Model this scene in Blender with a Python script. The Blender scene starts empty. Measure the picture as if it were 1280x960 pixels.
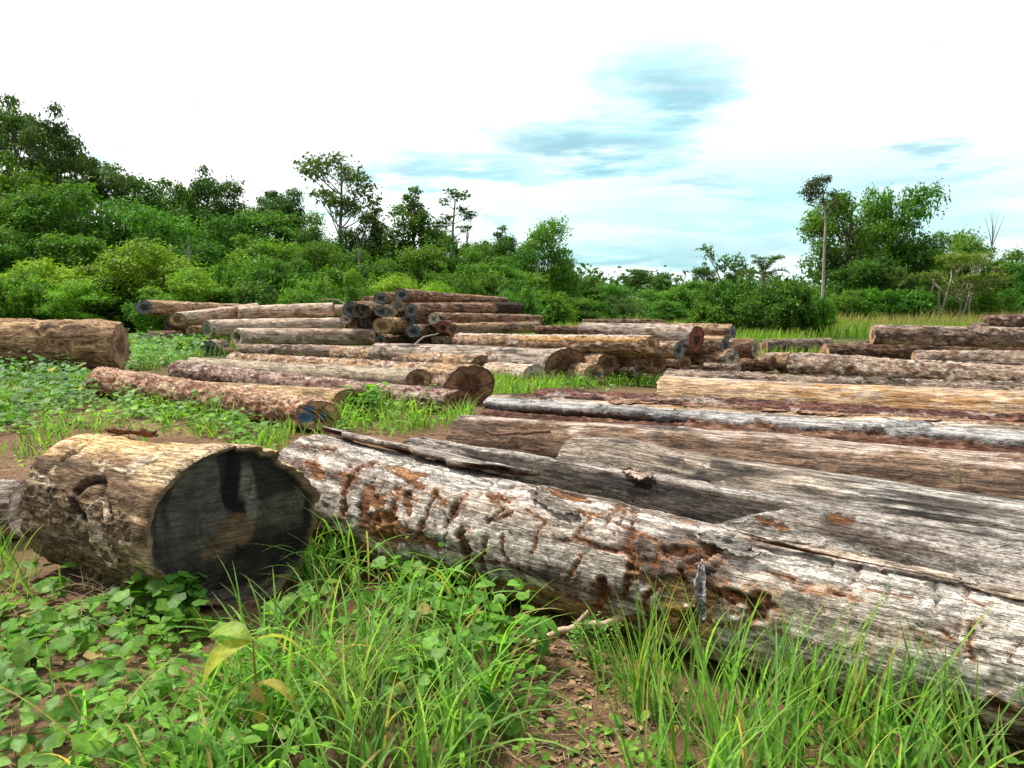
import bpy, math, random
import numpy as np
SC = bpy.context.scene
COL = SC.collection
rng = np.random.default_rng(7)
random.seed(7)

# ------------------------------------------------------------------ camera
H = 1.6; F = 924.0; PITCH = math.radians(6.17)
cam = bpy.data.cameras.new('camera'); cam.lens = 26.0; cam.sensor_width = 36.0
cam.clip_start = 0.05; cam.clip_end = 3000
camo = bpy.data.objects.new('camera', cam); COL.objects.link(camo)
camo.location = (0, 0, H); camo.rotation_euler = (math.pi/2 - PITCH, 0, 0)
SC.camera = camo
CP, SP = math.cos(PITCH), math.sin(PITCH)
def ray(u, v):
    x = (u-640)/F; y = (480-v)/F
    return np.array([x, CP + y*SP, -SP + y*CP])
def at_y(u, v, Y):                       # point of that sight line at world depth Y
    d = ray(u, v); t = Y/d[1]
    return np.array([0, 0, H]) + d*t, t
def at_z(u, v, z=0.0):
    d = ray(u, v); t = (z-H)/d[2]
    return np.array([0, 0, H]) + d*t
def project(P):
    P = np.asarray(P, float); q = P - np.array([0, 0, H])
    dep = q[..., 1]*CP - q[..., 2]*SP; up = q[..., 1]*SP + q[..., 2]*CP
    dep = np.where(dep < 0.05, 0.05, dep)
    return 640 + F*q[..., 0]/dep, 480 - F*up/dep

# ------------------------------------------------------------------ numpy noise
def _hash(ix, iy, iz, seed):
    with np.errstate(over='ignore'):
        h = (ix.astype(np.uint32)*np.uint32(374761393) + iy.astype(np.uint32)*np.uint32(668265263)
             + iz.astype(np.uint32)*np.uint32(2147483647) + np.uint32((seed*974711) & 0xffffffff))
        h = (h ^ (h >> np.uint32(13)))*np.uint32(1274126177)
        h = (h ^ (h >> np.uint32(16)))*np.uint32(2246822519)
        h = h ^ (h >> np.uint32(15))
    return h.astype(np.float64)/4294967295.0*2 - 1
def vnoise(p, seed=0):
    i = np.floor(p).astype(np.int64); f = p - i
    f = f*f*f*(f*(f*6-15)+10)
    i = (i + 100000)
    x, y, z = i[:, 0], i[:, 1], i[:, 2]
    out = 0
    for dx in (0, 1):
        wx = f[:, 0] if dx else 1-f[:, 0]
        for dy in (0, 1):
            wy = f[:, 1] if dy else 1-f[:, 1]
            for dz in (0, 1):
                wz = f[:, 2] if dz else 1-f[:, 2]
                out = out + wx*wy*wz*_hash(x+dx, y+dy, z+dz, seed)
    return out
def fbm(p, seed=0, octv=4, gain=0.5):
    a, s, tot = 1.0, 0.0, 0.0
    for k in range(octv):
        s = s + a*vnoise(p, seed+k*17); tot += a
        p = p*2.03 + 11.7; a *= gain
    return s/tot*1.6
def sstep(a, b, x):
    t = np.clip((x-a)/(b-a), 0, 1); return t*t*(3-2*t)
def lerp(a, b, t): return a + (b-a)*t

# ------------------------------------------------------------------ objects
def mesh_np(name, V, faces, mat=None, col=None, smooth=True):
    """faces: list of int arrays (N,3) or (N,4)"""
    me = bpy.data.meshes.new(name)
    V = np.ascontiguousarray(V, dtype=np.float32)
    faces = [np.asarray(f, dtype=np.int32) for f in faces if len(f)]
    me.vertices.add(len(V)); me.vertices.foreach_set('co', V.ravel())
    idx = np.concatenate([f.ravel() for f in faces])
    tot = np.concatenate([np.full(len(f), f.shape[1], np.int32) for f in faces])
    start = np.concatenate([[0], np.cumsum(tot)[:-1]]).astype(np.int32)
    me.loops.add(len(idx)); me.loops.foreach_set('vertex_index', idx)
    me.polygons.add(len(tot)); me.polygons.foreach_set('loop_start', start)
    me.polygons.foreach_set('loop_total', tot)
    me.polygons.foreach_set('use_smooth', np.full(len(tot), smooth))
    if col is not None:
        a = me.attributes.new('pig', 'FLOAT_COLOR', 'POINT')
        c = np.ones((len(V), 4), np.float32); c[:, :col.shape[1]] = col
        a.data.foreach_set('color', c.ravel())
    me.update(calc_edges=True)
    if mat: me.materials.append(mat)
    return me
def link(name, me, parent=None):
    o = bpy.data.objects.new(name, me); COL.objects.link(o)
    if parent is not None: o.parent = parent
    return o
def tag(o, label=None, cat=None, group=None, kind=None):
    if label: o['label'] = label
    if cat: o['category'] = cat
    if group: o['group'] = group
    if kind: o['kind'] = kind
    return o
def tube(P, R, sides=6, cap=True):
    P = np.asarray(P, float); n = len(P); R = np.broadcast_to(np.asarray(R, float), (n,))
    T = np.gradient(P, axis=0); T /= np.linalg.norm(T, axis=1)[:, None] + 1e-9
    ref = np.array([0.0, 0, 1]) if abs(T[:, 2]).mean() < 0.8 else np.array([1.0, 0, 0])
    U = np.cross(T, ref); U /= np.linalg.norm(U, axis=1)[:, None] + 1e-9
    W = np.cross(T, U)
    a = np.linspace(0, 2*np.pi, sides, endpoint=False)
    V = P[:, None] + R[:, None, None]*(np.cos(a)[None, :, None]*U[:, None] + np.sin(a)[None, :, None]*W[:, None])
    V = V.reshape(-1, 3)
    i = np.arange(n-1)[:, None]*sides; j = np.arange(sides)[None]; k = (j+1) % sides
    Fq = np.stack([i+j, i+k, i+sides+k, i+sides+j], -1).reshape(-1, 4)
    return V, Fq
class Bag:                                # collects pieces of ONE mesh
    def __init__(s): s.V = []; s.F = []; s.C = []; s.n = 0
    def add(s, V, F, C=None):
        s.V.append(V)
        for f in (F if isinstance(F, list) else [F]): s.F.append(np.asarray(f) + s.n)
        C = np.ones(3) if C is None else np.asarray(C)
        s.C.append(np.broadcast_to(C, (len(V), C.shape[-1])) if C.ndim == 1 else C)
        s.n += len(V)
    def mesh(s, name, mat, smooth=True):
        by = {}
        for f in s.F: by.setdefault(f.shape[1], []).append(f)
        return mesh_np(name, np.concatenate(s.V), [np.concatenate(v) for v in by.values()], mat, np.concatenate(s.C), smooth)

# ------------------------------------------------------------------ materials
def new_mat(name):
    m = bpy.data.materials.new(name); m.use_nodes = True
    nt = m.node_tree; nt.nodes.clear()
    out = nt.nodes.new('ShaderNodeOutputMaterial')
    return m, nt, out
class NT:
    def __init__(s, nt): s.nt = nt
    def n(s, t, **kw):
        nd = s.nt.nodes.new(t)
        for k, v in kw.items():
            if k.startswith('i_'):
                key = k[2:]; key = int(key) if key.isdigit() else key
                tgt = nd.inputs[key]
                if hasattr(v, 'is_output'): s.nt.links.new(v, tgt)
                else: tgt.default_value = v
            else: setattr(nd, k, v)
        return nd
    def l(s, a, b): s.nt.links.new(a, b)
    def math(s, op, a, b=None, c=None, clamp=False):
        nd = s.nt.nodes.new('ShaderNodeMath'); nd.operation = op; nd.use_clamp = clamp
        for i, v in enumerate((a, b, c)):
            if v is None: continue
            if hasattr(v, 'is_output'): s.nt.links.new(v, nd.inputs[i])
            else: nd.inputs[i].default_value = v
        return nd.outputs[0]
    def vmath(s, op, a, b=None):
        nd = s.nt.nodes.new('ShaderNodeVectorMath'); nd.operation = op
        for i, v in enumerate((a, b)):
            if v is None: continue
            if hasattr(v, 'is_output'): s.nt.links.new(v, nd.inputs[i])
            else: nd.inputs[i].default_value = v
        return nd.outputs[0]
    def rng(s, v, a, b, c, d, smooth=False):
        nd = s.nt.nodes.new('ShaderNodeMapRange'); nd.clamp = True
        if smooth: nd.interpolation_type = 'SMOOTHSTEP'
        s.nt.links.new(v, nd.inputs[0])
        for i, x in enumerate((a, b, c, d)): nd.inputs[1+i].default_value = x
        return nd.outputs[0]
    def mixc(s, f, a, b, blend='MIX'):
        nd = s.nt.nodes.new('ShaderNodeMix'); nd.data_type = 'RGBA'; nd.blend_type = blend
        nd.clamp_factor = True
        for inp, v in ((nd.inputs[0], f), (nd.inputs[6], a), (nd.inputs[7], b)):
            if hasattr(v, 'is_output'): s.nt.links.new(v, inp)
            else: inp.default_value = v if isinstance(v, float) else (*v, 1.0)[:4]
        return nd.outputs[2]

def mat_log():
    m, nt, out = new_mat('weathered_log_surface'); N = NT(nt)
    tc = N.n('ShaderNodeTexCoord'); oi = N.n('ShaderNodeObjectInfo')
    off = N.vmath('SCALE', (13.7, 7.1, 5.3)); off.node.inputs['Scale'].default_value = 1
    N.l(N.math('MULTIPLY', oi.outputs['Random'], 9.0), off.node.inputs['Scale'])
    P = N.vmath('ADD', tc.outputs['Object'], off)
    at = N.n('ShaderNodeAttribute', attribute_name='pig')
    grain = N.n('ShaderNodeTexNoise', i_Vector=N.vmath('MULTIPLY', P, (2.2, 34, 34)), i_Scale=1.0, i_Detail=6.0, i_Roughness=0.65)
    rough = N.n('ShaderNodeTexNoise', i_Vector=N.vmath('MULTIPLY', P, (14, 26, 26)), i_Scale=1.0, i_Detail=7.0, i_Roughness=0.68)
    mid = N.n('ShaderNodeTexNoise', i_Vector=N.vmath('MULTIPLY', P, (1.1, 7, 7)), i_Scale=1.0, i_Detail=5.0, i_Roughness=0.6)
    lng = N.n('ShaderNodeTexNoise', i_Vector=N.vmath('MULTIPLY', P, (0.9, 15, 15)), i_Scale=1.0, i_Detail=4.0, i_Roughness=0.55)
    chk = N.rng(N.math('ABSOLUTE', N.math('SUBTRACT', lng.outputs[0], .47)), 0.002, 0.018, 0.0, 1.0)
    fleck = N.n('ShaderNodeTexNoise', i_Vector=N.vmath('MULTIPLY', P, (5, 17, 17)), i_Scale=1.0, i_Detail=9.0, i_Roughness=0.72)
    fl = N.rng(fleck.outputs[0], .54, .68, 1.0, .30)
    bk = at.outputs['Alpha']
    hair = N.n('ShaderNodeTexNoise', i_Vector=N.vmath('MULTIPLY', P, (5, 95, 95)), i_Scale=1.0, i_Detail=4.0, i_Roughness=0.6)
    gr = N.math('ADD', N.math('MULTIPLY', grain.outputs[0], .62), N.math('MULTIPLY', hair.outputs[0], .38))
    g = N.n('ShaderNodeMix', i_0=bk, i_2=gr, i_3=rough.outputs[0]).outputs[0]
    val = N.rng(g, 0.33, 0.67, 0.42, 1.78)
    val2 = N.rng(mid.outputs[0], 0.3, 0.7, 0.72, 1.24)
    fib = N.n('ShaderNodeTexNoise', i_Vector=N.vmath('MULTIPLY', P, (2.2, 52, 52)), i_Scale=1.0, i_Detail=3.0, i_Roughness=0.6)
    fb = N.rng(N.math('ABSOLUTE', N.math('SUBTRACT', fib.outputs[0], .48)), 0.0, 0.022, 0.42, 1.0)
    speck = N.n('ShaderNodeTexNoise', i_Vector=N.vmath('MULTIPLY', P, (60, 110, 110)), i_Scale=1.0, i_Detail=3.0, i_Roughness=0.7)
    sp = N.rng(speck.outputs[0], .34, .66, .72, 1.28)
    crk = N.math('MULTIPLY', N.math('MULTIPLY', N.math('ADD', N.math('MULTIPLY', chk, 0.45), 0.55), fl), N.math('MULTIPLY', fb, sp))
    v = N.math('MULTIPLY', N.math('MULTIPLY', val, val2), crk)
    c = N.vmath('SCALE', at.outputs['Color']); N.l(v, c.node.inputs['Scale'])
    hs = N.n('ShaderNodeHueSaturation', i_Color=c, i_Saturation=1.0)
    N.l(N.rng(rough.outputs[0], 0.3, 0.7, 1.32, .98), hs.inputs['Saturation'])
    hgt = N.math('ADD', N.math('MULTIPLY', g, 1.0), N.math('MULTIPLY', N.math('MULTIPLY', chk, N.math('MULTIPLY', fl, fb)), 0.5))
    bp = N.n('ShaderNodeBump', i_Strength=1.0, i_Distance=0.03, i_Height=hgt)
    b = N.n('ShaderNodeBsdfPrincipled', i_Roughness=0.88)
    b.inputs['Specular IOR Level'].default_value = 0.25
    N.l(hs.outputs[0], b.inputs['Base Color']); N.l(bp.outputs[0], b.inputs['Normal'])
    N.l(b.outputs[0], out.inputs[0]); return m
def mat_cut():
    m, nt, out = new_mat('sawn_end_grain'); N = NT(nt)
    tc = N.n('ShaderNodeTexCoord'); at = N.n('ShaderNodeAttribute', attribute_name='pig')
    oi = N.n('ShaderNodeObjectInfo')
    yz = N.vmath('MULTIPLY', tc.outputs['Object'], (0, 1, 1))
    nz = N.n('ShaderNodeTexNoise', i_Vector=tc.outputs['Object'], i_Scale=5.0, i_Detail=4.0)
    r = N.vmath('LENGTH', yz); r = r.node.outputs['Value']
    rr = N.math('ADD', r, N.math('MULTIPLY', nz.outputs[0], 0.09))
    ring = N.n('ShaderNodeTexNoise', noise_dimensions='1D', i_W=rr, i_Scale=70.0, i_Detail=3.0)
    saw = N.n('ShaderNodeTexNoise', i_Vector=N.vmath('MULTIPLY', tc.outputs['Object'], (20, 5, 120)), i_Scale=1.0, i_Detail=4.0)
    blot = N.n('ShaderNodeTexNoise', i_Vector=tc.outputs['Object'], i_Scale=14.0, i_Detail=5.0)
    v = N.math('MULTIPLY', N.rng(ring.outputs[0], .3, .7, .84, 1.14), N.rng(saw.outputs[0], .3, .7, .55, 1.45))
    v = N.math('MULTIPLY', v, N.rng(blot.outputs[0], .3, .7, .6, 1.35))
    c = N.vmath('SCALE', at.outputs['Color']); N.l(v, c.node.inputs['Scale'])
    bp = N.n('ShaderNodeBump', i_Strength=0.6, i_Distance=0.012, i_Height=N.math('ADD', saw.outputs[0], ring.outputs[0]))
    b = N.n('ShaderNodeBsdfPrincipled', i_Roughness=0.85); b.inputs['Specular IOR Level'].default_value = 0.25
    N.l(c, b.inputs['Base Color']); N.l(bp.outputs[0], b.inputs['Normal']); N.l(b.outputs[0], out.inputs[0]); return m
def mat_leaf(name, trans=0.35, rough=0.5, spread=0.22, spec=0.3, tboost=1.5, blot=40.0):
    m, nt, out = new_mat(name); N = NT(nt)
    at = N.n('ShaderNodeAttribute', attribute_name='pig'); oi = N.n('ShaderNodeObjectInfo')
    tcl = N.n('ShaderNodeTexCoord'); bl_ = N.n('ShaderNodeTexNoise', i_Vector=tcl.outputs['Object'], i_Scale=blot, i_Detail=4.0, i_Roughness=.65)
    cs = N.vmath('SCALE', at.outputs['Color']); N.l(N.rng(bl_.outputs[0], .32, .68, .68, 1.32), cs.node.inputs['Scale'])
    hs = N.n('ShaderNodeHueSaturation', i_Color=cs)
    N.l(N.rng(oi.outputs['Random'], 0, 1, 1-spread, 1+spread), hs.inputs['Value'])
    N.l(N.rng(N.math('FRACT', N.math('MULTIPLY', oi.outputs['Random'], 7.3)), 0, 1, 0.5-.018*spread/.22, 0.5+.014*spread/.22), hs.inputs['Hue'])
    b = N.n('ShaderNodeBsdfPrincipled', i_Roughness=rough); b.inputs['Specular IOR Level'].default_value = spec
    N.l(hs.outputs[0], b.inputs['Base Color'])
    t = N.n('ShaderNodeBsdfTranslucent')
    tcol = N.mixc(1.0, hs.outputs[0], (1.25*tboost, 1.3*tboost, 0.55*tboost), 'MULTIPLY')
    N.l(tcol, t.inputs['Color'])
    mx = N.n('ShaderNodeMixShader', i_0=trans); N.l(b.outputs[0], mx.inputs[1]); N.l(t.outputs[0], mx.inputs[2])
    N.l(mx.outputs[0], out.inputs[0]); return m
def mat_trunk():
    m, nt, out = new_mat('tree_bark'); N = NT(nt)
    tc = N.n('ShaderNodeTexCoord'); at = N.n('ShaderNodeAttribute', attribute_name='pig')
    nz = N.n('ShaderNodeTexNoise', i_Vector=N.vmath('MULTIPLY', tc.outputs['Object'], (4, 4, 1.2)), i_Scale=1.5, i_Detail=6.0, i_Roughness=.65)
    c = N.vmath('SCALE', at.outputs['Color']); N.l(N.rng(nz.outputs[0], .3, .7, .5, 1.45), c.node.inputs['Scale'])
    bp = N.n('ShaderNodeBump', i_Strength=.6, i_Distance=.05, i_Height=nz.outputs[0])
    b = N.n('ShaderNodeBsdfPrincipled', i_Roughness=.9); b.inputs['Specular IOR Level'].default_value = .2
    N.l(c, b.inputs['Base Color']); N.l(bp.outputs[0], b.inputs['Normal']); N.l(b.outputs[0], out.inputs[0]); return m
def mat_ground():
    m, nt, out = new_mat('red_brown_soil'); N = NT(nt)
    tc = N.n('ShaderNodeTexCoord'); P = tc.outputs['Object']
    n1 = N.n('ShaderNodeTexNoise', i_Vector=P, i_Scale=0.9, i_Detail=6.0)
    n2 = N.n('ShaderNodeTexNoise', i_Vector=P, i_Scale=14.0, i_Detail=8.0, i_Roughness=.7)
    n3 = N.n('ShaderNodeTexNoise', i_Vector=P, i_Scale=70.0, i_Detail=6.0, i_Roughness=.7)
    vo = N.n('ShaderNodeTexVoronoi', i_Vector=P, i_Scale=38.0)
    c = N.mixc(N.rng(n1.outputs[0], .35, .65, 0, 1), (.15, .085, .05), (.27, .165, .095))
    c = N.mixc(N.rng(n2.outputs[0], .5, .7, 0, .75), c, (.09, .055, .035))
    c = N.mixc(N.rng(n3.outputs[0], .56, .7, 0, .6), c, (.38, .28, .17))
    # grassy soil further off
    sp = N.n('ShaderNodeSeparateXYZ', i_0=P)
    c = N.mixc(N.rng(sp.outputs[1], 9, 22, 0, .85), c, (.07, .10, .03))
    h = N.math('ADD', N.math('ADD', n2.outputs[0], N.math('MULTIPLY', n3.outputs[0], .5)), N.math('MULTIPLY', vo.outputs['Distance'], .3))
    bp = N.n('ShaderNodeBump', i_Strength=.9, i_Distance=.03, i_Height=h)
    b = N.n('ShaderNodeBsdfPrincipled', i_Roughness=.95); b.inputs['Specular IOR Level'].default_value = .15
    N.l(c, b.inputs['Base Color']); N.l(bp.outputs[0], b.inputs['Normal']); N.l(b.outputs[0], out.inputs[0]); return m
def mat_plain(name, rough=.85):
    m, nt, out = new_mat(name); N = NT(nt)
    tc = N.n('ShaderNodeTexCoord'); at = N.n('ShaderNodeAttribute', attribute_name='pig')
    nz = N.n('ShaderNodeTexNoise', i_Vector=tc.outputs['Object'], i_Scale=60.0, i_Detail=4.0)
    c = N.vmath('SCALE', at.outputs['Color']); N.l(N.rng(nz.outputs[0], .3, .7, .65, 1.3), c.node.inputs['Scale'])
    b = N.n('ShaderNodeBsdfPrincipled', i_Roughness=rough); b.inputs['Specular IOR Level'].default_value = .2
    N.l(c, b.inputs['Base Color']); N.l(b.outputs[0], out.inputs[0]); return m
M_LOG = mat_log(); M_CUT = mat_cut(); M_TRUNK = mat_trunk(); M_GROUND = mat_ground(); M_DRY = mat_plain('dry_plant_matter')
M_TREE = mat_leaf('tree_leaves', .26, .62, .20, .14, blot=1.1)
M_GRASS = mat_leaf('grass_blades', .42, .5, .0, .22)
M_WEED = mat_leaf('weed_leaves', .38, .5, .0, .22)

# ------------------------------------------------------------------ terrain
def terrain(x, y):
    x = np.asarray(x, float); y = np.asarray(y, float)
    hill = sstep(33, 75, y)*sstep(8, -45, x)*6.5
    far = sstep(60, 220, y)*1.0
    return hill + far*0.3
def build_ground():
    n = 420
    k = np.linspace(-1, 1, n)
    xs = np.sinh(k*6.6)/np.sinh(6.6)*900
    ky = np.linspace(0, 1, n)
    ys = -12 + np.sinh(ky*5.6)/np.sinh(5.6)*1500
    X, Y = np.meshgrid(xs, ys)
    p = np.stack([X.ravel(), Y.ravel(), 0*X.ravel()], 1)
    z = terrain(p[:, 0], p[:, 1])
    nearw = np.exp(-((p[:, 0])**2 + (p[:, 1]-4)**2)/120)
    z += nearw*(fbm(p*2.2, 3, 4)*.022) - 0.004
    p[:, 2] = z
    i = np.arange(n-1)[:, None]*n + np.arange(n-1)[None]
    Fq = np.stack([i, i+1, i+n+1, i+n], -1).reshape(-1, 4)
    o = link('ground', mesh_np('ground', p, [Fq], M_GROUND)); tag(o, 'bare reddish brown soil of the timber yard, rising to a wooded slope', None, None, 'structure')
build_ground()
# ------------------------------------------------------------------ logs
def A3(*c): return np.array(c, float)
# base, streak, stain, two patch colours, patch cover, patch relief (m, + stands proud), bark share
STY = {
 'greybark': (A3(.58,.535,.495), A3(.40,.345,.30), A3(.13,.10,.085), A3(.16,.08,.048), A3(.34,.185,.105), .24, -.010, 1.0),
 'weather':  (A3(.52,.445,.385), A3(.31,.245,.205), A3(.05,.044,.042), A3(.22,.135,.085), A3(.58,.54,.50), .34, .004, .25),
 'pinkgrey': (A3(.55,.455,.395), A3(.36,.27,.22), A3(.07,.055,.05), A3(.20,.12,.085), A3(.60,.53,.47), .30, .004, .3),
 'darkgrain':(A3(.40,.34,.285), A3(.20,.165,.135), A3(.05,.042,.038), A3(.30,.19,.11), A3(.52,.47,.42), .28, .003, .1),
 'pale':     (A3(.62,.55,.48), A3(.52,.34,.20), A3(.12,.10,.085), A3(.11,.055,.045), A3(.22,.115,.085), .40, .022, .1),
 'orange':   (A3(.73,.55,.40), A3(.68,.48,.32), A3(.50,.30,.16), A3(.62,.50,.40), A3(.58,.35,.18), .16, .002, .0),
 'redbark':  (A3(.44,.28,.205), A3(.52,.37,.28), A3(.18,.10,.07), A3(.25,.125,.085), A3(.56,.43,.32), .30, -.014, 1.0),
 'darkred':  (A3(.14,.068,.058), A3(.24,.13,.105), A3(.05,.03,.026), A3(.42,.34,.30), A3(.28,.15,.11), .30, -.016, 1.0),
 'purple':   (A3(.34,.235,.20), A3(.48,.375,.32), A3(.10,.06,.055), A3(.14,.06,.055), A3(.52,.43,.38), .45, -.012, .9),
 'tan':      (A3(.52,.37,.25), A3(.34,.225,.145), A3(.085,.06,.048), A3(.22,.13,.09), A3(.56,.48,.41), .36, .006, .5),
 'tanpale':  (A3(.56,.46,.385), A3(.44,.325,.255), A3(.18,.13,.10), A3(.30,.195,.14), A3(.64,.58,.52), .30, .003, .2),
 'smooth':   (A3(.46,.40,.315), A3(.39,.33,.255), A3(.22,.18,.14), A3(.30,.23,.17), A3(.5,.45,.38), .18, .001, .1),
 'brown':    (A3(.31,.195,.135), A3(.22,.135,.092), A3(.06,.04,.032), A3(.12,.07,.048), A3(.44,.34,.265), .38, .008, .8),
 'ochre':    (A3(.44,.30,.19), A3(.29,.185,.12), A3(.085,.058,.042), A3(.52,.37,.235), A3(.19,.11,.07), .38, -.012, .8),
 'yellow':   (A3(.66,.50,.31), A3(.56,.41,.26), A3(.30,.2,.12), A3(.40,.27,.17), A3(.66,.57,.46), .22, .003, .0),
 'greybrown':(A3(.38,.30,.245), A3(.25,.185,.145), A3(.06,.048,.04), A3(.15,.095,.068), A3(.50,.43,.37), .40, .010, .9),
 'block':    (A3(.58,.45,.31), A3(.43,.31,.20), A3(.14,.095,.062), A3(.27,.18,.11), A3(.66,.55,.42), .36, -.010, .45),
}
# rim, body, heart, heart size, how dark the checks
ENDS = {
 'tan':   (A3(.20,.13,.08), A3(.42,.28,.16), A3(.20,.11,.06), .45),
 'brown': (A3(.11,.075,.05), A3(.24,.15,.09), A3(.12,.07,.04), .5),
 'black': (A3(.20,.145,.10), A3(.022,.020,.019), A3(.13,.085,.055), .16),
 'red':   (A3(.045,.028,.02), A3(.20,.068,.042), A3(.03,.02,.015), .42),
 'grey':  (A3(.22,.18,.14), A3(.40,.37,.33), A3(.16,.12,.09), .4),
 'blue':  (A3(.10,.085,.07), A3(.15,.17,.185), A3(.045,.045,.045), .45),
 'hollow':(A3(.20,.15,.11), A3(.38,.31,.22), A3(.012,.010,.010), .42),
 'greengrey': (A3(.25,.19,.13), A3(.33,.30,.21), A3(.13,.16,.13), .5),
}
LOGS = []           # footprints for the plants: (A, B, rA, rB)
def end_pt(e):
    u, v, p = e[:3]
    if len(e) > 3:
        P, t = at_y(u, v, e[3]); return P, p*t/F
    g = at_z(u, v+p, 0.0)                      # touches the ground
    P, t = at_y(u, v, g[1]); r = p*t/F
    P[2] = r*0.985
    return P, r
FRAME = {}
def on_log(u, v):                                # where a sight line of the photo meets the log being built: (x along it, degrees round it)
    d = ray(u, v); o = np.array([0, 0, H]) - FRAME['A']
    M = np.stack([FRAME['X'], FRAME['Y'], FRAME['Z']])
    d, o = M@d, M@o; x = FRAME['L']*.5
    for _ in range(6):
        r = lerp(FRAME['ra'], FRAME['rb'], np.clip(x/FRAME['L'], 0, 1))
        a = d[1]**2+d[2]**2; b = o[1]*d[1]+o[2]*d[2]; c = o[1]**2+o[2]**2-r*r
        q = b*b-a*c; t = (-b-math.sqrt(max(q, 0)))/a; p = o+d*t; x = p[0]
    return x, math.degrees(math.atan2(p[2], p[1])) % 360
def scar_dist(cx, s, pts, r):
    best = np.full(len(cx), 9.0)
    P = [(x, math.radians(a)*r) for x, a in pts]
    for (x1, s1), (x2, s2) in zip(P[:-1], P[1:]):
        dx, ds_ = x2-x1, s2-s1; L2 = dx*dx+ds_*ds_ + 1e-9
        k = np.clip(((cx-x1)*dx + (s-s1)*ds_)/L2, 0, 1)
        best = np.minimum(best, np.hypot(cx-x1-k*dx, s-s1-k*ds_))
    return best
def log(a, b, style, ea, eb, label, group, seed, ext=0.0, exta=0.0, skewa=(0, 0), skewb=(0, 0), paint=None,
        gouge=0.0, cover=None, tone=1.0, res=1.0, bumps=0.05, ledge=None, hook=None, kind='log', flare=(0, 0), oval=1.0):
    A, ra = end_pt(a); B, rb = end_pt(b)
    if ext:
        d = (B-A)/np.linalg.norm(B-A); rb = rb + (rb-ra)/np.linalg.norm(B-A)*ext*.5; B = B + d*ext
    if exta:
        d = (A-B)/np.linalg.norm(B-A); A = A + d*exta
    if len(a) < 4: A[2] = ra*.985
    if len(b) < 4: B[2] = rb*.985
    Ln = np.linalg.norm(B-A); X = (B-A)/Ln
    Z = np.array([0, 0, 1.0]); Yv = np.cross(Z, X); Yv /= np.linalg.norm(Yv); Z = np.cross(X, Yv)
    rm = (ra+rb)/2
    FRAME.update(A=A, X=X, Y=Yv, Z=Z, ra=ra, rb=rb, L=Ln)
    depth = max(1.5, min(A[1], B[1]))
    ds = np.clip(depth*.0026*res, .0085, .05)
    nx = int(np.clip(Ln/(ds*1.35), 40, 620)); nt_ = int(np.clip(2*np.pi*rm/ds, 40, 300))
    xs = np.linspace(0, 1, nx); th = np.linspace(0, 2*np.pi, nt_, endpoint=False)
    T, TH = np.meshgrid(xs, th, indexing='ij'); T = T.ravel(); TH = TH.ravel()
    rbase = lerp(ra, rb, T)
    rbase = rbase*(1 + flare[0]*np.exp(-T*Ln/.35) + flare[1]*np.exp(-(1-T)*Ln/.35))
    cx = T*Ln; cy = rbase*np.cos(TH); cz = rbase*np.sin(TH)
    C = np.stack([cx, cy, cz], 1); sd = seed*31
    base, alt, dark, p1, p2, cov, relief, bkshare = STY[style]
    if cover is not None: cov = cover
    cn = C/ max(rm, .18)*.35                                      # pattern size follows the log's girth
    shape = fbm(cn*A3(.9, 1.6, 1.6), sd+1, 3)
    streak = fbm(cn*A3(1.1, 16, 16), sd+2, 4, .6)
    blotch = fbm(cn*A3(1.6, 4, 4), sd+3, 4, .6)
    patch = fbm(cn*A3(2.6, 5.5, 5.5), sd+4, 5, .58)
    fine = fbm(cn*A3(22, 40, 40), sd+5, 3, .6)
    pcol = fbm(cn*A3(5, 12, 12), sd+6, 3)
    R = rbase*(1 + bumps*shape) + rm*.018*blotch + .10*rm*.12*streak
    col = lerp(base, alt, sstep(-.35, .55, streak + .25*fine)[:, None])
    col = lerp(col, dark, (sstep(.14, .62, blotch + .4*streak)*.88)[:, None])
    th_ = 0.62 - cov*1.25
    pm = sstep(th_-.05, th_+.05, patch + .12*fine)
    pc = lerp(p1, p2, sstep(-.25, .45, pcol)[:, None])
    col = lerp(col, pc, pm[:, None])
    R = R + relief*np.clip(rm/.3, .5, 1.3)*pm
    # crevice line where a bark sheet breaks off
    edge = np.exp(-((patch + .12*fine - th_)/.045)**2)*(1 if abs(relief) > .007 else .35)
    col = col*(1 - .55*edge[:, None])
    if relief > .007: R = R + .006*edge*pm
    bk = np.full(len(T), bkshare)
    if bkshare >= .5:                                         # flaking layers
        tt_ = fbm(cn*A3(7, 11, 11) + 31, sd+14, 4, .6)*4.5
        fr_ = tt_ - np.floor(tt_); lay = np.floor(tt_) + sstep(.0, .16, fr_)
        k_ = np.clip(rm/.3, .4, 1.1)
        R = R + (.0055 if style not in ('greybark',) else .0018)*k_*lay; ed = np.exp(-(fr_/.11)**2)
        col = col*(1 - (.5 if style != 'greybark' else .3)*ed[:, None])*(1 + .09*np.sin(lay*2.4 + seed))[:, None]
    if relief < -.007: bk = lerp(bk, .55, pm)
    elif relief > .007: bk = lerp(bk, 1.0, pm)
    if gouge > 0:                                             # axe and chain scars that run across the log
        gn = fbm(cn*A3(7.5, 1.6, 1.6) + 40, sd+8, 2) + .10*fine
        gm = sstep(.085, .03, np.abs(gn))*sstep(.0, .3, fbm(cn*A3(2.0, 2.6, 2.6) + 9, sd+9, 2) + .12*gouge)
        R = R - .013*gm; col = lerp(col, lerp(A3(.10,.045,.03), A3(.30,.135,.07), sstep(-.3,.4,pcol)[:, None]), (gm*.92)[:, None])
        # cracked thin bark plates
        cr = np.abs(fbm(cn*A3(9, 9, 9) + 70, sd+10, 3)); cm = sstep(.05, .0, cr)*(1-pm)
        R = R - .006*cm; col = col*(1-.5*cm[:, None])
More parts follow.
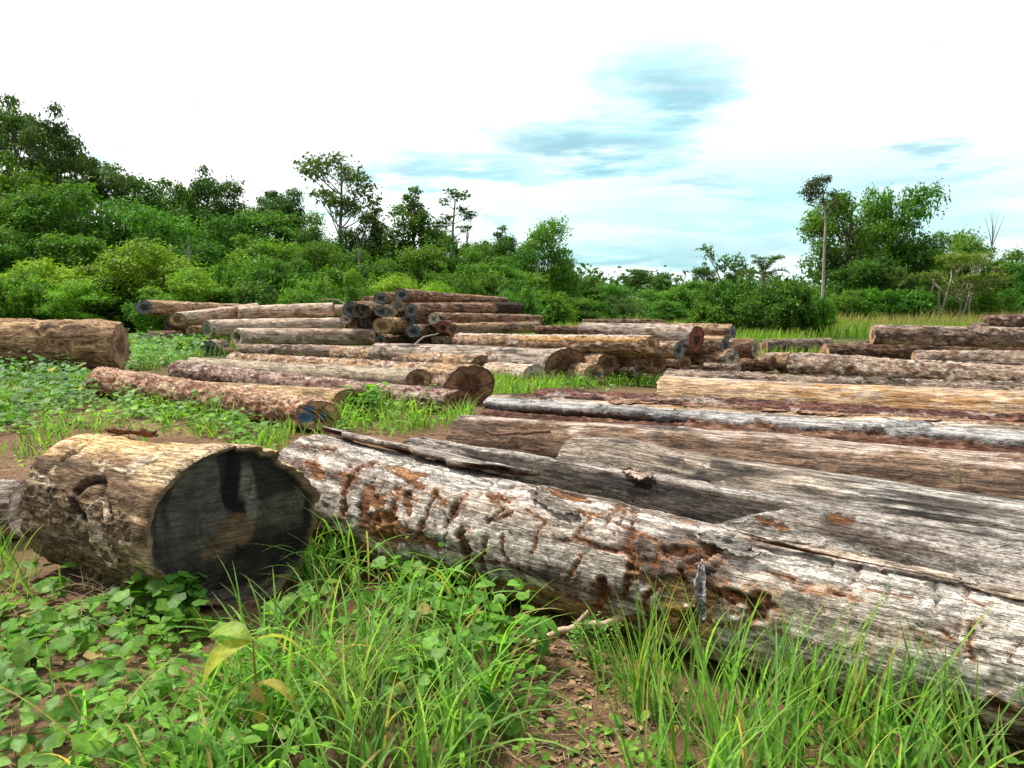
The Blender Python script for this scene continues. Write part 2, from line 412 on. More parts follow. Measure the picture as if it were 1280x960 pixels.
    ang = np.degrees(TH)
    if hook: R, col, bk = hook(cx, ang, R, col, bk, fine, patch, Ln, pcol, streak)
    fr = fbm(np.stack([TH*0+seed, np.cos(TH)*6, np.sin(TH)*6], 1), sd+12, 3)
    endw = np.minimum(T, 1-T)*Ln
    R = R - .014*np.exp(-endw/.02)*np.clip(rm/.3, .3, 1.2)
    R = R + .012*fr*np.exp(-endw/.05)*rm/.3
    # bend
    bend = np.sin(T*np.pi)*Ln*.006*math.sin(seed*3.1); bendz = np.sin(T*np.pi)*Ln*.004*math.sin(seed*5.3)
    y = R*np.cos(TH)*oval + bend; z = R*np.sin(TH) + bendz
    ya, za = y, z
    x = cx - Ln/2 + np.exp(-cx/.5)*(skewa[0]*ya + skewa[1]*za) + np.exp(-(Ln-cx)/.5)*(skewb[0]*ya + skewb[1]*za)
    x = x + .02*rm/.3*fr*np.exp(-endw/.03)
    col = np.clip(col*tone*(1 + .10*fine[:, None]), .008, .85)
    V = np.stack([x, y, z], 1)
    i = np.arange(nx-1)[:, None]*nt_; j = np.arange(nt_)[None]; k = (j+1) % nt_
    Fq = np.stack([i+j, i+nt_+j, i+nt_+k, i+k], -1).reshape(-1, 4)
    root = bpy.data.objects.new(kind, None); COL.objects.link(root); root.empty_display_size = .2
    tag(root, label, 'log', group)
    mid = (A+B)/2; ctr = mid - Z*rm
    from mathutils import Matrix
    Mx = Matrix(((X[0], Yv[0], Z[0], ctr[0]), (X[1], Yv[1], Z[1], ctr[1]), (X[2], Yv[2], Z[2], ctr[2]), (0, 0, 0, 1)))
    root.matrix_world = Mx
    col4 = np.concatenate([col, bk[:, None]], 1)
    so = link('stem', mesh_np('stem', V, [Fq], M_LOG, col4), root); so.location = (0, 0, rm)
    Vg = V.reshape(nx, nt_, 3)
    for which, es, ring, sgn in (('a', ea, Vg[0], -1), ('b', eb, Vg[-1], 1)):
        if es is None: es = 'brown'
        rim, body, heart, hs = ENDS[es]
        nr = int(np.clip(rm/ds/1.4, 8, 60))
        c0 = ring.mean(0); s = np.linspace(1, 0.0, nr)[:, None, None]
        P = c0 + (ring - c0)[None]*s
        P = P.reshape(-1, 3)
        q = np.stack([P[:, 1], P[:, 2], P[:, 0]*0 + seed], 1)
        s_ = np.repeat(np.linspace(1, 0, nr), nt_); tt = np.tile(th, nr)
        q3 = q/max(rm, .15)*.4
        nz = fbm(q3*A3(6, 6, 1), sd+20, 4)
        radial = fbm(np.stack([np.cos(tt)*5, np.sin(tt)*5, s_*1.2], 1), sd+21, 3)
        cl = lerp(body, body*1.45, sstep(-.4, .6, nz)[:, None])
        cl = lerp(cl, heart, sstep(hs+.14, hs-.10, s_ + .16*nz)[:, None])
        cl = lerp(cl, rim, (sstep(.90, .97, s_ + .03*nz) if es != 'black' else sstep(.93, .965, s_ + .03*nz))[:, None])
        chk = (.25 if es == 'black' else 1)*sstep(.10, .02, np.abs(radial))*sstep(.05, .3, s_)*(s_ < .93)
        cl = cl*(1-.6*chk[:, None])
        if es == 'black':
            cl = lerp(cl, A3(.125, .11, .09), (sstep(.1, .6, fbm(q3*A3(2.2, 5, 1)+5, sd+22, 3))*(s_ < .9)*.8)[:, None])
            yy = (P[:, 1])/rm; zz = (P[:, 2])/rm
            ks = fbm(q3*A3(9, 1.6, 1) + 15, sd+24, 4)                # long vertical smears
            cl = lerp(cl, A3(.105, .10, .09), (sstep(.15, .5, ks)*sstep(-.75, .2, zz)*.8)[:, None])
            m0 = sstep(.12, .05, np.abs(yy - .22 + .10*nz))*sstep(-.1, .15, zz)*sstep(.85, .6, zz)
            cl = lerp(cl, A3(.19, .18, .16), m0[:, None]*.8)
            m2 = sstep(.13, .07, np.abs(yy - .03 + .12*nz))*(zz > -.02)
            cl = lerp(cl, A3(.007, .007, .008), m2[:, None])
            m1 = sstep(.34, .2, np.hypot((yy+.22)/1.0, (zz+.30)/.9) + .25*nz)
            cl = lerp(cl, A3(.15, .10, .065), m1[:, None]*.7)
            m4 = sstep(.20, .15, np.hypot((yy-.10)/.8, (zz+.12)/1.1) + .08*nz)
            cl = lerp(cl, A3(.19, .12, .07), m4[:, None]*.8)
            rc = np.abs(np.sin(tt*9 + 2.2*nz + .6*radial)); ck = sstep(.10, .03, rc)*sstep(.18, .4, s_)*(yy > -.05)*(zz > -.5)
            cl = lerp(cl, A3(.006, .006, .006), ck[:, None]*.85)
            m3 = sstep(.16, .08, np.hypot((yy-.08)/1.0, (zz+.40)/.9) + .15*nz)
            cl = lerp(cl, A3(.010, .008, .007), m3[:, None])
            m5 = sstep(.05, .02, np.abs(zz + .42 - .9*(yy+.1) + .25*nz))*(yy < .05)*(yy > -.5)
            cl = lerp(cl, A3(.012, .010, .009), m5[:, None]*.9)
            cl = lerp(cl, rim*(1+.5*nz[:, None]), sstep(.935, .965, s_ + .03*nz)[:, None]*.9)
        if paint and which in paint:
            for (py, pz, pr) in paint[which]:
                d = np.hypot(P[:, 1]/rm - py, P[:, 2]/rm - pz) + .06*nz
                cl = lerp(cl, A3(.04, .16, .33), sstep(pr, pr*.75, d)[:, None]*.92)
            ln = np.abs((P[:, 2]/rm) + .55*(P[:, 1]/rm) - .05 + .03*nz)
            cl = cl*(1 - .85*sstep(.05, .02, ln)[:, None]*(s_ < .97)[:, None])
        inset = -.006*np.sin(s_*np.pi*.9) - .01*chk*(es != 'black') - (.035*sstep(.97, .90, s_ + .03*nz) + .012*np.clip(nz, -1, 1) if es == 'black' else 0)
        P[:, 0] += sgn*(inset + .006*nz*(s_ < .98))
        if es == 'hollow':
            P[:, 0] -= sgn*.20*sstep(hs+.08, hs-.12, s_ + .14*nz)
        sk = skewa if sgn < 0 else skewb
        plane = sgn*Ln/2 + sk[0]*P[:, 1] + sk[1]*P[:, 2]
        keep = P[:, 0] - np.interp(np.arange(len(P)) % nt_, np.arange(nt_), ring[:, 0])*s_ - c0[0]*(1-s_)   # relief added above
        P[:, 0] = lerp(plane + keep, P[:, 0], sstep(.90, 1.0, s_))
        P[:nt_] = ring
        i2 = np.arange(nr-1)[:, None]*nt_
        Fe = np.stack([i2+j, i2+k, i2+nt_+k, i2+nt_+j], -1).reshape(-1, 4)
        if sgn < 0: Fe = Fe[:, ::-1]
        eo = link('cut_end', mesh_np('cut_end', P, [Fe[:, ::-1]], M_CUT, np.clip(cl, .006, .8)), root); eo.location = (0, 0, rm)
    LOGS.append((A, B, ra, rb))
    return root, Ln, rm, (ra, rb)
def flap(lg, x, deg, ln, wd, lift=.02, tilt=0.0, col=(.42, .40, .38), seed=0, thick=.007, name='bark_flap', rscale=1.0):
    """a curled sheet of bark lying on a log: x from the left end, deg round the log (90 = top)"""
    root, Ln, rm, (ra, rb) = lg
    n, m = 46, 20
    uu = np.linspace(-1, 1, n); ww = np.linspace(-1, 1, m)
    U, W = np.meshgrid(uu, ww, indexing='ij'); U = U.ravel(); W = W.ravel()
    q = np.stack([U*1.7, W*1.7, np.full(len(U), seed*3.3)], 1)
    # irregular outline
    hw = 1 + .42*fbm(np.stack([U*4.2, np.sign(W)*2.0, np.full(len(U), seed*1.7)], 1), seed, 4, .6)
    hl = 1 + .25*fbm(np.stack([W*2.2, np.sign(U)*2.0, np.full(len(U), seed*2.7)], 1), seed+5, 3)
    tap = np.sqrt(np.clip(1 - np.abs(U)**5, 0, 1))
    a_ = U*hl*ln/2; b_ = W*hw*tap*wd/2
    ct, st = math.cos(tilt), math.sin(tilt)
    px = a_*ct - b_*st; ps = a_*st + b_*ct
    r0 = lerp(ra, rb, np.clip((x+px)/Ln, 0, 1))*rscale
    an = math.radians(deg) + ps/r0
    lift_ = lift*(.35 + .65*np.abs(W)**1.5) + .012*fbm(q, seed+9, 2)
    def sh(off):
        R = r0 + lift_ + off
        return np.stack([x+px-Ln/2, R*np.cos(an), R*np.sin(an)], 1)
    top = sh(thick); bot = sh(0)
    V = np.concatenate([top, bot]); N_ = n*m
    i = (np.arange(n-1)[:, None]*m + np.arange(m-1)[None])
    Ft = np.stack([i, i+m, i+m+1, i+1], -1).reshape(-1, 4)
    Fb = Ft[:, ::-1] + N_
    rimi = np.concatenate([np.arange(m), np.arange(1, n)*m + m-1, (n-1)*m + np.arange(m-2, -1, -1), np.arange(n-2, 0, -1)*m])
    rn = np.roll(rimi, -1)
    Fr = np.stack([rimi, rn, rn+N_, rimi+N_], 1)
    fn = fbm(q*4, seed+3, 3)
    c = np.array(col)*(1 + .3*fn[:, None])
    c2 = np.array((.20, .10, .06))*(1+.3*fn[:, None])
    cc = np.concatenate([np.concatenate([c, np.full((N_, 1), .8)], 1), np.concatenate([c2, np.full((N_, 1), .8)], 1)])
    o = link(name, mesh_np(name, V, [Ft, Fb, Fr], M_LOG, np.clip(cc, .01, .8)), root); o.location = (0, 0, rm)
    return o
# ------------------------------------------------------------------ the logs of the yard
def hook_block(cx, ang, R, col, bk, fine, patch, Ln, pcol, streak):
    # bare orange wood on the upper back half, rough bark round the lower front, with a knot hollow
    t = cx/Ln; n = .12*patch + .05*fine
    bare = sstep(18, 2, np.abs(ang-84) - 30 + 90*n)*sstep(.86, .62, t + n)
    col = lerp(col, A3(.66, .46, .27)*(1 + .2*streak[:, None]), (bare*.85)[:, None]); R = R - .006*bare
    rough = sstep(-8, 12, ang - 158 + 150*n)*sstep(.98, .70, t + .9*n)*(ang < 300)
    col = lerp(col, lerp(A3(.26, .20, .14), A3(.12, .09, .065), sstep(-.2, .4, fine)[:, None]), (rough*.9)[:, None])
    R = R + .020*rough*(1 + .8*fine) ; bk = np.maximum(bk, rough)
    d = np.hypot((t-.52)*Ln/.13, (ang-158)/15) + 1.2*n
    ring = np.exp(-((d-1)/.22)**2); R = R - .035*ring - .012*(d < 1); col = col*(1 - .72*ring[:, None])
    d2 = np.hypot((t-.20)*Ln/.03, (ang-122)/15) + 1.5*n
    g = sstep(1.1, .7, d2); R = R - .03*g; col = col*(1-.8*g[:, None])
    return R, col, bk
S2 = lambda *p: [(340+x/2.56, 500+y/2.56) for x, y in p]
S3 = lambda *p: [(780+x/2.4, 560+y/2.4) for x, y in p]
SCARS = [(S2((320,190),(270,215),(235,300),(225,355)), .026), (S2((530,280),(500,340),(475,430)), .020), (S2((525,290),(565,325)), .014), (S2((600,310),(585,345)), .022),
 (S2((690,290),(740,330),(700,375),(760,350)), .014), (S2((810,340),(870,370),(845,440),(835,480)), .011), (S2((605,410),(625,470),(620,520)), .034), (S2((740,420),(745,480),(762,500)), .014),
 (S2((1020,370),(970,430),(1000,440),(1090,470),(1150,470),(1160,540),(1140,590)), .014), (S2((985,490),(960,540),(940,590),(960,620)), .014), (S2((1060,560),(1085,600),(1040,650),(980,640)), .024),
 (S2((430,290),(440,350)), .032), (S2((200,150),(110,140)), .020), (S2((120,200),(150,240)), .030), (S2((385,380),(330,385)), .030), (S2((660,500),(760,510),(860,560)), .010),
 (S2((880,560),(930,610),(1040,660)), .020), (S2((700,290),(760,310)), .016), (S2((1100,380),(1250,440)), .010), (S2((880,310),(1000,350),(1100,380)), .010),
 (S3((30,300),(10,400),(0,440)), .012), (S3((85,385),(60,470)), .018), (S3((130,290),(290,285),(200,330)), .028), (S3((280,430),(420,450),(400,490)), .045),
 (S3((420,350),(500,375)), .014), (S3((1075,490),(1045,560),(1040,620)), .010), (S3((720,410),(860,430)), .008), (S3((1000,420),(1080,460)), .007), (S3((630,420),(690,440)), .014),
 (S3((880,750),(980,760),(960,800)), .030), (S3((230,345),(170,350),(180,400)), .018), (S3((1100,740),(1190,790)), .020), (S3((560,640),(520,700)), .016), (S3((960,540),(980,560)), .010), (S3((250,260),(330,270)), .012)]
WOOD = [(S3((130,420),(225,440),(235,520),(225,575),(140,560),(150,470)), .055), (S3((150,520),(190,520)), .06)]
def hook_big(cx, ang, R, col, bk, fine, patch, Ln, pcol, streak):
    # the scars of the big log in front, each where the photograph has it
    rr = .33; s = np.radians(ang)*rr + .018*patch; x = cx + .018*pcol
    lo = sstep(192, 206, ang + 20*patch + 6*fine)*sstep(2.9, 2.3, cx + .6*patch)*(ang < 300)     # bare brown strip low along the side
    R = R - .03*lo; col = lerp(col, A3(.30, .205, .125)*(1 + .4*streak[:, None]), lo[:, None]*.9); bk = bk*(1-.8*lo)
    sm = sstep(2.6, 4.2, cx + .5*patch)                                                          # long grain toward the thin end
    bk = lerp(bk, .35, sm); col = lerp(col, lerp(A3(.64, .60, .55), A3(.22, .175, .145), sstep(.0, .6, streak + .5*fine)[:, None]), (sm*.6)[:, None])
    for px, w in SCARS:
        d = scar_dist(x, s, [on_log(*p) for p in px], rr)
        w_ = w*.8*(1 + .6*fine)
        halo = sstep(w_*2.6, w_*1.3, d + .012*fine); g = sstep(w_*1.15, w_*.7, d)
        R = R + .004*(halo-g) - .013*min(1.3, w/.02)*g
        col = lerp(col, A3(.40, .215, .12)*(1 + .4*fine[:, None]), (halo*.55*sstep(-.35, .2, fine + patch))[:, None])
        col = lerp(col, lerp(A3(.24, .115, .062), A3(.075, .038, .026), sstep(-.05, .45, fine + .4*streak)[:, None]), (g*.95)[:, None])
    for px, w in WOOD:
        d = scar_dist(x, s, [on_log(*p) for p in px], rr); g = sstep(w*1.1, w*.85, d + .015*fine)
        R = R - .028*g; col = lerp(col, A3(.52, .35, .19)*(1 + .4*streak[:, None]), (g*.92)[:, None]); bk = bk*(1-g)
    d = scar_dist(x, s, [on_log(*p) for p in S3((205, 485), (150, 555))], rr); g = sstep(.022, .012, d)
    R = R - .02*g; col = lerp(col, A3(.15, .062, .035), g[:, None]*.95)
    return R, col, bk
def hook_second(cx, ang, R, col, bk, fine, patch, Ln, pcol, streak):
    # a charred dark flank where the bark has gone, grey bark beyond
    n = .3*patch + .1*fine
    fl = sstep(.55, .75, cx + .25*n)*sstep(3.02, 2.95, cx + .5*(ang-120)/60 + .15*n)*sstep(100, 106, ang + 6*n)*(ang < 300)
    R = R - .022*fl; col = lerp(col, lerp(A3(.015, .013, .012), A3(.085, .068, .055), sstep(-.25, .5, streak+fine*.4)[:, None]), fl[:, None]*.97); bk = bk*(1-fl)
    return R, col, bk
def hook_knob(cx, ang, R, col, bk, fine, patch, Ln, pcol, streak):
    R = R + .05*np.exp(-((cx-.45)/.4)**2)*np.exp(-((ang-110)/60)**2)
    sv = sstep(1.2, 2.6, cx + .6*patch)                                   # silvery beyond the knob
    col = lerp(col, lerp(A3(.56, .53, .49), A3(.33, .29, .255), sstep(-.2, .5, streak)[:, None]), (sv*.9)[:, None])
    bl = np.exp(-((cx-2.45-.35*patch)/.55)**2)*sstep(-.35, .15, streak + .5*patch + .12)
    return R, lerp(col, A3(.03, .027, .026), (bl*.92)[:, None]), bk
def hook_stain_shade(cx, ang, R, col, bk, fine, patch, Ln, pcol, streak):       # brown stain plus painted shading along the near flank of the smooth log
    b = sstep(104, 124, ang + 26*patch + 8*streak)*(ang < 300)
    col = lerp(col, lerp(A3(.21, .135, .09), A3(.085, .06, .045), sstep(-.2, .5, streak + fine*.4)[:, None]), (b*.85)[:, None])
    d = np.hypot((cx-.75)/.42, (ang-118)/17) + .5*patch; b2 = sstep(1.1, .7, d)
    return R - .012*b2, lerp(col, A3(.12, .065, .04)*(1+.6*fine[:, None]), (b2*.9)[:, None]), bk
def hook_groove(cx, ang, R, col, bk, fine, patch, Ln, pcol, streak):
    # long black hollow along the near side under a pale flank, dark bark in it
    n = .3*patch + .1*fine
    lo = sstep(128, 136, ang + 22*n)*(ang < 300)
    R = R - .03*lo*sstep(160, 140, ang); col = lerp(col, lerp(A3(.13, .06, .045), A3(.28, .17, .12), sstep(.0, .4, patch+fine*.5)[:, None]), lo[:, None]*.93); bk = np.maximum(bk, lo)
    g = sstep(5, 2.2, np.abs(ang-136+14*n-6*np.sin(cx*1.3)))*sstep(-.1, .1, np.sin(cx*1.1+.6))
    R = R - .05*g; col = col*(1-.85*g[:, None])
    gb = sstep(108, 113, ang + 12*n)*sstep(137, 131, ang + 22*n); col = lerp(col, A3(.47, .475, .48)*(1 + .25*streak[:, None]), gb[:, None]*.85)
    fl = sstep(97, 92, ang + 14*n + 8*np.sin(cx*2.1))*sstep(1.9, 2.4, cx)   # bark flakes along the back of the crest
    R = R + .02*fl; col = lerp(col, A3(.34, .22, .16)*(1+.5*fine[:, None]), fl[:, None]*.95); bk = np.maximum(bk, fl)
    return R, col, bk
def hook_orange(cx, ang, R, col, bk, fine, patch, Ln, pcol, streak):
    gy = sstep(104, 96, ang + 10*patch)*sstep(2.6, 1.6, cx + patch)
    return R, lerp(col, A3(.56, .50, .45)*(1+.2*streak[:, None]), gy[:, None]*.9), bk
def hook_tip(cx, ang, R, col, bk, fine, patch, Ln, pcol, streak):      # sooty black last metre
    b = sstep(Ln-1.15, Ln-1.05, cx + .1*patch)
    return R, lerp(col, A3(.035, .03, .028), b[:, None]*.93), bk
def hook_stripe(cx, ang, R, col, bk, fine, patch, Ln, pcol, streak):   # orange bare belt along the near side
    n = 14*patch
    s = sstep(22, 10, np.abs(ang - 150 + n))*sstep(1.5, 2.5, cx)
    col = lerp(col, A3(.47, .29, .14)*(1+.3*streak[:, None]), s[:, None]*.85)
    w = sstep(24, 14, np.abs(ang - 98 + n)); col = lerp(col, A3(.55, .52, .48), w[:, None]*.6)
    s2 = sstep(8, 4, np.abs(ang - 160 + n))*sstep(1.5, 2.5, cx); col = col*(1-.7*s2[:, None])
    return R, col, bk

G_ROW = 'long logs lying side by side across the clearing'
G_PILE = 'thin logs of the tall pile'; G_TAN = 'pale logs of the low stack'; G_MID = 'logs lying beside the grassy gap'
G_BUTT = 'logs with their sawn ends above the grass'; G_FAR = 'weathered logs by the far meadow'

block = log((112, 616, 78), (297, 652, 101), 'block', 'brown', 'black', 'short thick block of log with a blackened sawn face and bare orange wood on top', None, 1,
            skewb=(.31, -.04), hook=hook_block, bumps=.06, res=.8, flare=(.04, .03), tone=1.18)
big = log((385, 606, 69), (1280, 826, 88), 'greybark', 'brown', 'brown', 'nearest and thickest log, its silvery grey bark torn by rusty brown scars', G_ROW, 2,
          ext=1.6, gouge=.25, cover=.10, tone=1.32, hook=hook_big, bumps=.05, res=.82)
second = log((516, 585, 42), (1280, 739, 76), 'greybark', 'tan', 'brown', 'grey log touching the back of the scarred nearest log, one flank charred black', G_ROW, 3,
             ext=1.7, cover=.16, gouge=.0, hook=hook_second, res=.9, tone=.80)
third = log((716, 588, 42), (1280, 684, 56), 'darkgrain', 'tan', 'brown', 'grey log with a swollen rounded butt squeezed behind the log with the charred flank', G_ROW, 4,
            ext=1.7, cover=.12, hook=hook_knob, flare=(.06, 0))
fourth = log((576, 551, 35), (1280, 625, 56.6), 'pinkgrey', 'tan', 'brown', 'smooth grey log with dark blotches and a curved stick lying on it', G_ROW, 5, ext=1.8, cover=.22, bumps=.06, tone=1.15, hook=hook_stain_shade)
fifth = log((616, 524, 32), (1280, 583, 52), 'pale', 'tan', 'brown', 'pale stripped log with a long black hollow and dark bark along its side', G_ROW, 6, ext=2.0, cover=.05, hook=hook_groove)
sixth = log((674, 513, 28), (1280, 557, 44), 'darkred', 'brown', 'brown', 'dark red log of rotting bark between the two pale stripped logs', G_ROW, 7, ext=2.2, cover=.34)
seventh = log((826, 498.5, 29.4), (1280, 522, 38), 'orange', 'tan', 'brown', 'clean stripped log of yellow orange wood with a grey weathered top', G_ROW, 8, ext=2.4, hook=hook_orange, bumps=.03)
eighth = log((833, 485, 23.8), (1280, 507, 30), 'greybrown', 'tan', 'brown', 'grey brown log just behind the clean yellow orange log', G_ROW, 9, ext=2.6, cover=.25)
log((-60, 636, 34), (34, 634, 37), 'weather', 'grey', 'grey', 'cracked grey log poking in behind the short blackened block', None, 10, exta=.9, tone=1.0, cover=.12)
log((-60, 434, 35), (152, 432, 34), 'ochre', 'tan', 'brown', 'huge brown log at the edge of the yard with crumbling ochre bark', None, 11, exta=2.0, tone=1.3, cover=.5, bumps=.06, flare=(0, -.07))

# beside the grassy gap
log((126, 476, 18), (400, 519, 20), 'redbark', 'tan', 'tan', 'reddish log in shaggy bark, blue paint on its cracked sawn end', G_MID, 12, cover=.42, gouge=.6,
    paint={'b': [(-.4, .38, .22), (-.5, -.12, .34), (.12, -.05, .2)]}, skewb=(1.0, 0), bumps=.05, tone=1.35)
log((236, 488, 13), (438, 504, 18.5), 'yellow', 'tan', 'tan', 'bare yellowish log tucked behind the reddish shaggy log', G_MID, 13, skewb=(.8, 0), cover=.15)
log((222, 463, 13), (574, 503, 16.5), 'purple', 'brown', 'brown', 'log in flaking purplish bark with a smear of blue on its brown end', G_MID, 14, skewb=(.7, 0), tone=1.2,
    paint={'b': [(.5, -.5, .4)]})
log((240, 456, 10, 16.4), (524, 474, 13.5, 11.2), 'smooth', 'brown', 'brown', 'smooth olive grey log lying on the purplish log and the fat brown log', G_MID, 15, skewb=(.8, 0), tone=1.15)
log((292, 452, 11), (588, 481, 24.5), 'tan', 'brown', 'brown', 'fat log with curling bark strips and a big dark slanting end', G_MID, 16, skewb=(.75, .15), cover=.36, flare=(0, .08), tone=1.2)
log((420, 442, 10), (604, 458, 14.5), 'tan', 'brown', 'brown', 'brown log just behind the fat log with curling bark', G_MID, 17, skewb=(.6, 0), cover=.3, tone=1.2)

# pale low stack
def q(*a, **k):
    k['tone'] = k.get('tone', 1.0)*1.38; k.setdefault('skewa', (-.8, 0)); return log(*a, **k)
q((180, 384.5, 9.5, 28.2), (300, 387, 7, 31), 'tan', 'blue', 'tan', 'topmost log of the pale low stack, grey end toward the forest bushes', G_TAN, 20, tone=.95, cover=.2)
q((222, 399, 9, 27), (322, 385, 6.5, 29.5), 'tanpale', 'tan', 'tan', 'tilted pale log with a tan end under the topmost log of the low stack', G_TAN, 21)
q((296, 391, 8.5, 28.5), (417, 387, 8.8, 28.6), 'tanpale', 'tan', 'tan', 'long pale log along the top of the low stack, ending beside the dark pile', G_TAN, 22, tone=1.02)
q((405, 388, 7, 30), (436, 388, 7, 30), 'tanpale', 'tan', 'grey', 'pale log stub just left of the dark piled ends', G_TAN, 23)
q((259, 411.5, 11.5, 27), (431, 405.5, 8.5, 28), 'tanpale', 'greengrey', 'tan', 'pale pinkish log in the middle of the low stack, greenish ring on its end', G_TAN, 24, tone=1.08)
q((296, 422, 12, 25.2), (469, 421.5, 10, 26.0), 'tanpale', 'hollow', 'tan', 'pale log with a black star shaped hollow in its end', G_TAN, 25, tone=.98, cover=.34)
q((211, 404, 8, 28.3), (300, 404, 7.5, 29.5), 'brown', 'black', 'brown', 'dark ended log half hidden below the tilted pale log', G_TAN, 26)
q((239, 413.5, 6.5, 28), (300, 413, 6, 29), 'ochre', 'tan', 'brown', 'thin log with an orange brown end in the shade of the low stack', G_TAN, 27)
q((120, 414, 8.5), (222, 411, 8.0), 'tanpale', 'tan', 'tan', 'pale log between the huge ochre log and the low stack', G_TAN, 28, tone=.9)
q((187, 425, 10.5), (262, 420, 9), 'darkred', 'grey', 'brown', 'dark maroon log with a grey end above the leafy weeds', G_TAN, 29)
q((260, 435, 9.5), (280, 434, 9), 'greybrown', 'blue', 'tan', 'squat log with a blue grey end below the pale pinkish log', G_TAN, 30)
q((278, 440, 5.5), (292, 440, 5.5), 'brown', 'black', 'tan', 'small black ended log under the hollow ended log', G_TAN, 31)
q((296, 438, 8), (424, 440, 8.5), 'greybrown', 'tan', 'brown', 'flat grey log in the grass under the hollow ended log', G_TAN, 32, cover=.3)

# tall dark pile
p = lambda a, b, s, ea, lab, sd, **k: log(a, b, s, ea, k.pop('eb', 'brown'), lab, G_PILE, sd, skewa=(-.75, 0), tone=k.pop('tone', 1.0)*1.15, **k)
p((502, 368.5, 7.8, 26), (633, 376, 4.2, 28.5), 'brown', 'blue', 'topmost log of the dark pile, tapering toward the trees', 40, tone=1.3)
p((476, 373, 7.5, 26.2), (520, 371, 7, 28.5), 'brown', 'blue', 'short looking log beside the topmost log of the dark pile', 41)
p((497, 382, 7.8, 26), (560, 381, 6.5, 28.5), 'tan', 'greengrey', 'log with a greenish tan end directly under the topmost log', 42)
p((514, 387.5, 8.2, 25.6), (652, 386, 7.4, 27.4), 'brown', 'blue', 'dark pile log whose far tip is sooty black', 43, hook=hook_tip, tone=1.2)
p((440, 387, 10, 26), (500, 386, 8, 29), 'brown', 'blue', 'blue black ended log at the edge of the dark pile nearest the pale stack', 44)
p((452, 388.5, 9, 25.8), (510, 388, 8, 29), 'brown', 'black', 'black ended log leaning against the blue black one', 45)
p((458, 375.5, 5.5, 27.5), (520, 375, 5, 30), 'tan', 'tan', 'pale brown log end peeping over the back of the dark pile', 46, tone=1.1)
p((477, 389, 7.5, 25.8), (530, 388, 7, 28.5), 'brown', 'blue', 'log with a bluish end just over the round tan end', 47)
p((488, 390, 7.2, 25.9), (540, 389, 6.5, 28.5), 'brown', 'greengrey', 'log with a greenish end beside the bluish end', 48)
p((478, 407.5, 10.2, 25), (540, 405, 9, 28), 'ochre', 'tan', 'log with a big round tan end and dark heart in the dark pile', 49)
p((432, 399, 6.2, 26.2), (490, 398, 6, 28), 'brown', 'grey', 'small log with a pale grey end touching the pale stack', 50)
p((441, 406, 6.2, 26.4), (500, 405, 6, 28), 'brown', 'brown', 'small brown ended log under the pale grey end', 51)
p((453, 405, 8, 26.2), (510, 404, 7.5, 28), 'brown', 'black', 'black ended log beside the big round tan end', 52)
p((510, 401, 8, 26), (560, 400, 7, 28), 'brown', 'blue', 'dim blue ended log in the shadowed middle of the dark pile', 53)
p((520, 403, 6, 27), (566, 402, 6, 28), 'darkred', 'brown', 'dim red log in the shadowed middle of the dark pile', 54)
p((542, 398, 7.5, 25), (676, 401, 6.8, 26.6), 'brown', 'grey', 'speckled log with a rounded grey butt reaching past the sooty tip', 55, cover=.5, tone=1.15)
p((554, 409, 8.2, 24.6), (600, 408, 7.5, 27), 'darkred', 'red', 'log with a bright red round end in the dark pile', 56)
p((516, 414, 8, 25.2), (560, 412, 7.5, 26.5), 'tan', 'blue', 'log with a bright blue grey end left of the red end', 57)
p((566, 412, 8.2, 24.3), (674, 408.5, 6.5, 25.8), 'tan', 'brown', 'tan log running right from beside the red end', 58, tone=.95)
p((476, 425, 6.8), (520, 424, 6.8), 'brown', 'blue', 'low log under the big round tan end', 59)
p((530, 427, 8.5), (575, 425, 8), 'greybrown', 'black', 'low weathered log with a bent dry stick against it', 60)
p((492, 413, 6, 26), (540, 412, 6, 28), 'brown', 'black', 'black ended log sunk in the shadow beside the round tan end', 61)

p((466, 421, 7.5), (520, 420, 7.5), 'brown', 'black', 'black ended log near the ground beside the hollow ended pale log', 62)  # from here filler logs, black ends standing in for the pile's shaded gaps
p((503, 426, 7.5), (550, 425, 7), 'brown', 'black', 'dark log end on the ground under the bright blue grey end', 63)
p((537, 413, 7, 25.4), (585, 412, 7, 27), 'darkred', 'black', 'black end wedged below the bright red end', 64)
p((556, 426, 8), (600, 424, 8), 'brown', 'black', 'dark log end on the ground nearest the long orange belted log', 65)
p((470, 398, 6, 26.8), (520, 397, 6, 29), 'brown', 'black', 'black log end above the big round tan end', 66)
p((526, 391, 6, 27), (560, 390, 6, 29), 'brown', 'black', 'shaded log wedged under the log with the sooty tip', 67)

# logs with sawn ends above the grass
c = lambda a, b, s, eb, lab, sd, **k: log(a, b, s, k.pop('ea', 'tan'), eb, lab, G_BUTT, sd, skewb=k.pop('skewb', (.38, 0)), tone=k.pop('tone', 1.0)*1.2, **k)
c((725, 412, 9, 16.7), (871, 424, 17, 15.6), 'weather', 'red', 'pale grey log ending in a red ring with a black heart', 70, cover=.35, tone=1.0)
c((573, 427, 10.5, 18), (815, 430.5, 11.5, 14.2), 'tan', 'tan', 'long log with an orange belt along its side and a round tan end', 71, hook=hook_stripe)
c((745, 437, 10.5, 15.5), (849, 437.5, 11, 14.7), 'tan', 'blue', 'tan log with a blue grey end under the end with the red ring', 72)
c((800, 430, 11, 16.7), (907, 432, 12, 16.0), 'tan', 'blue', 'log with a dark blue end right of the red ring', 73, tone=.9)
c((840, 436, 10.5, 17.0), (944, 435.5, 12, 16.4), 'brown', 'greengrey', 'brown log with a round brown rimmed end, farthest right of the sawn ends', 74, tone=1.2)
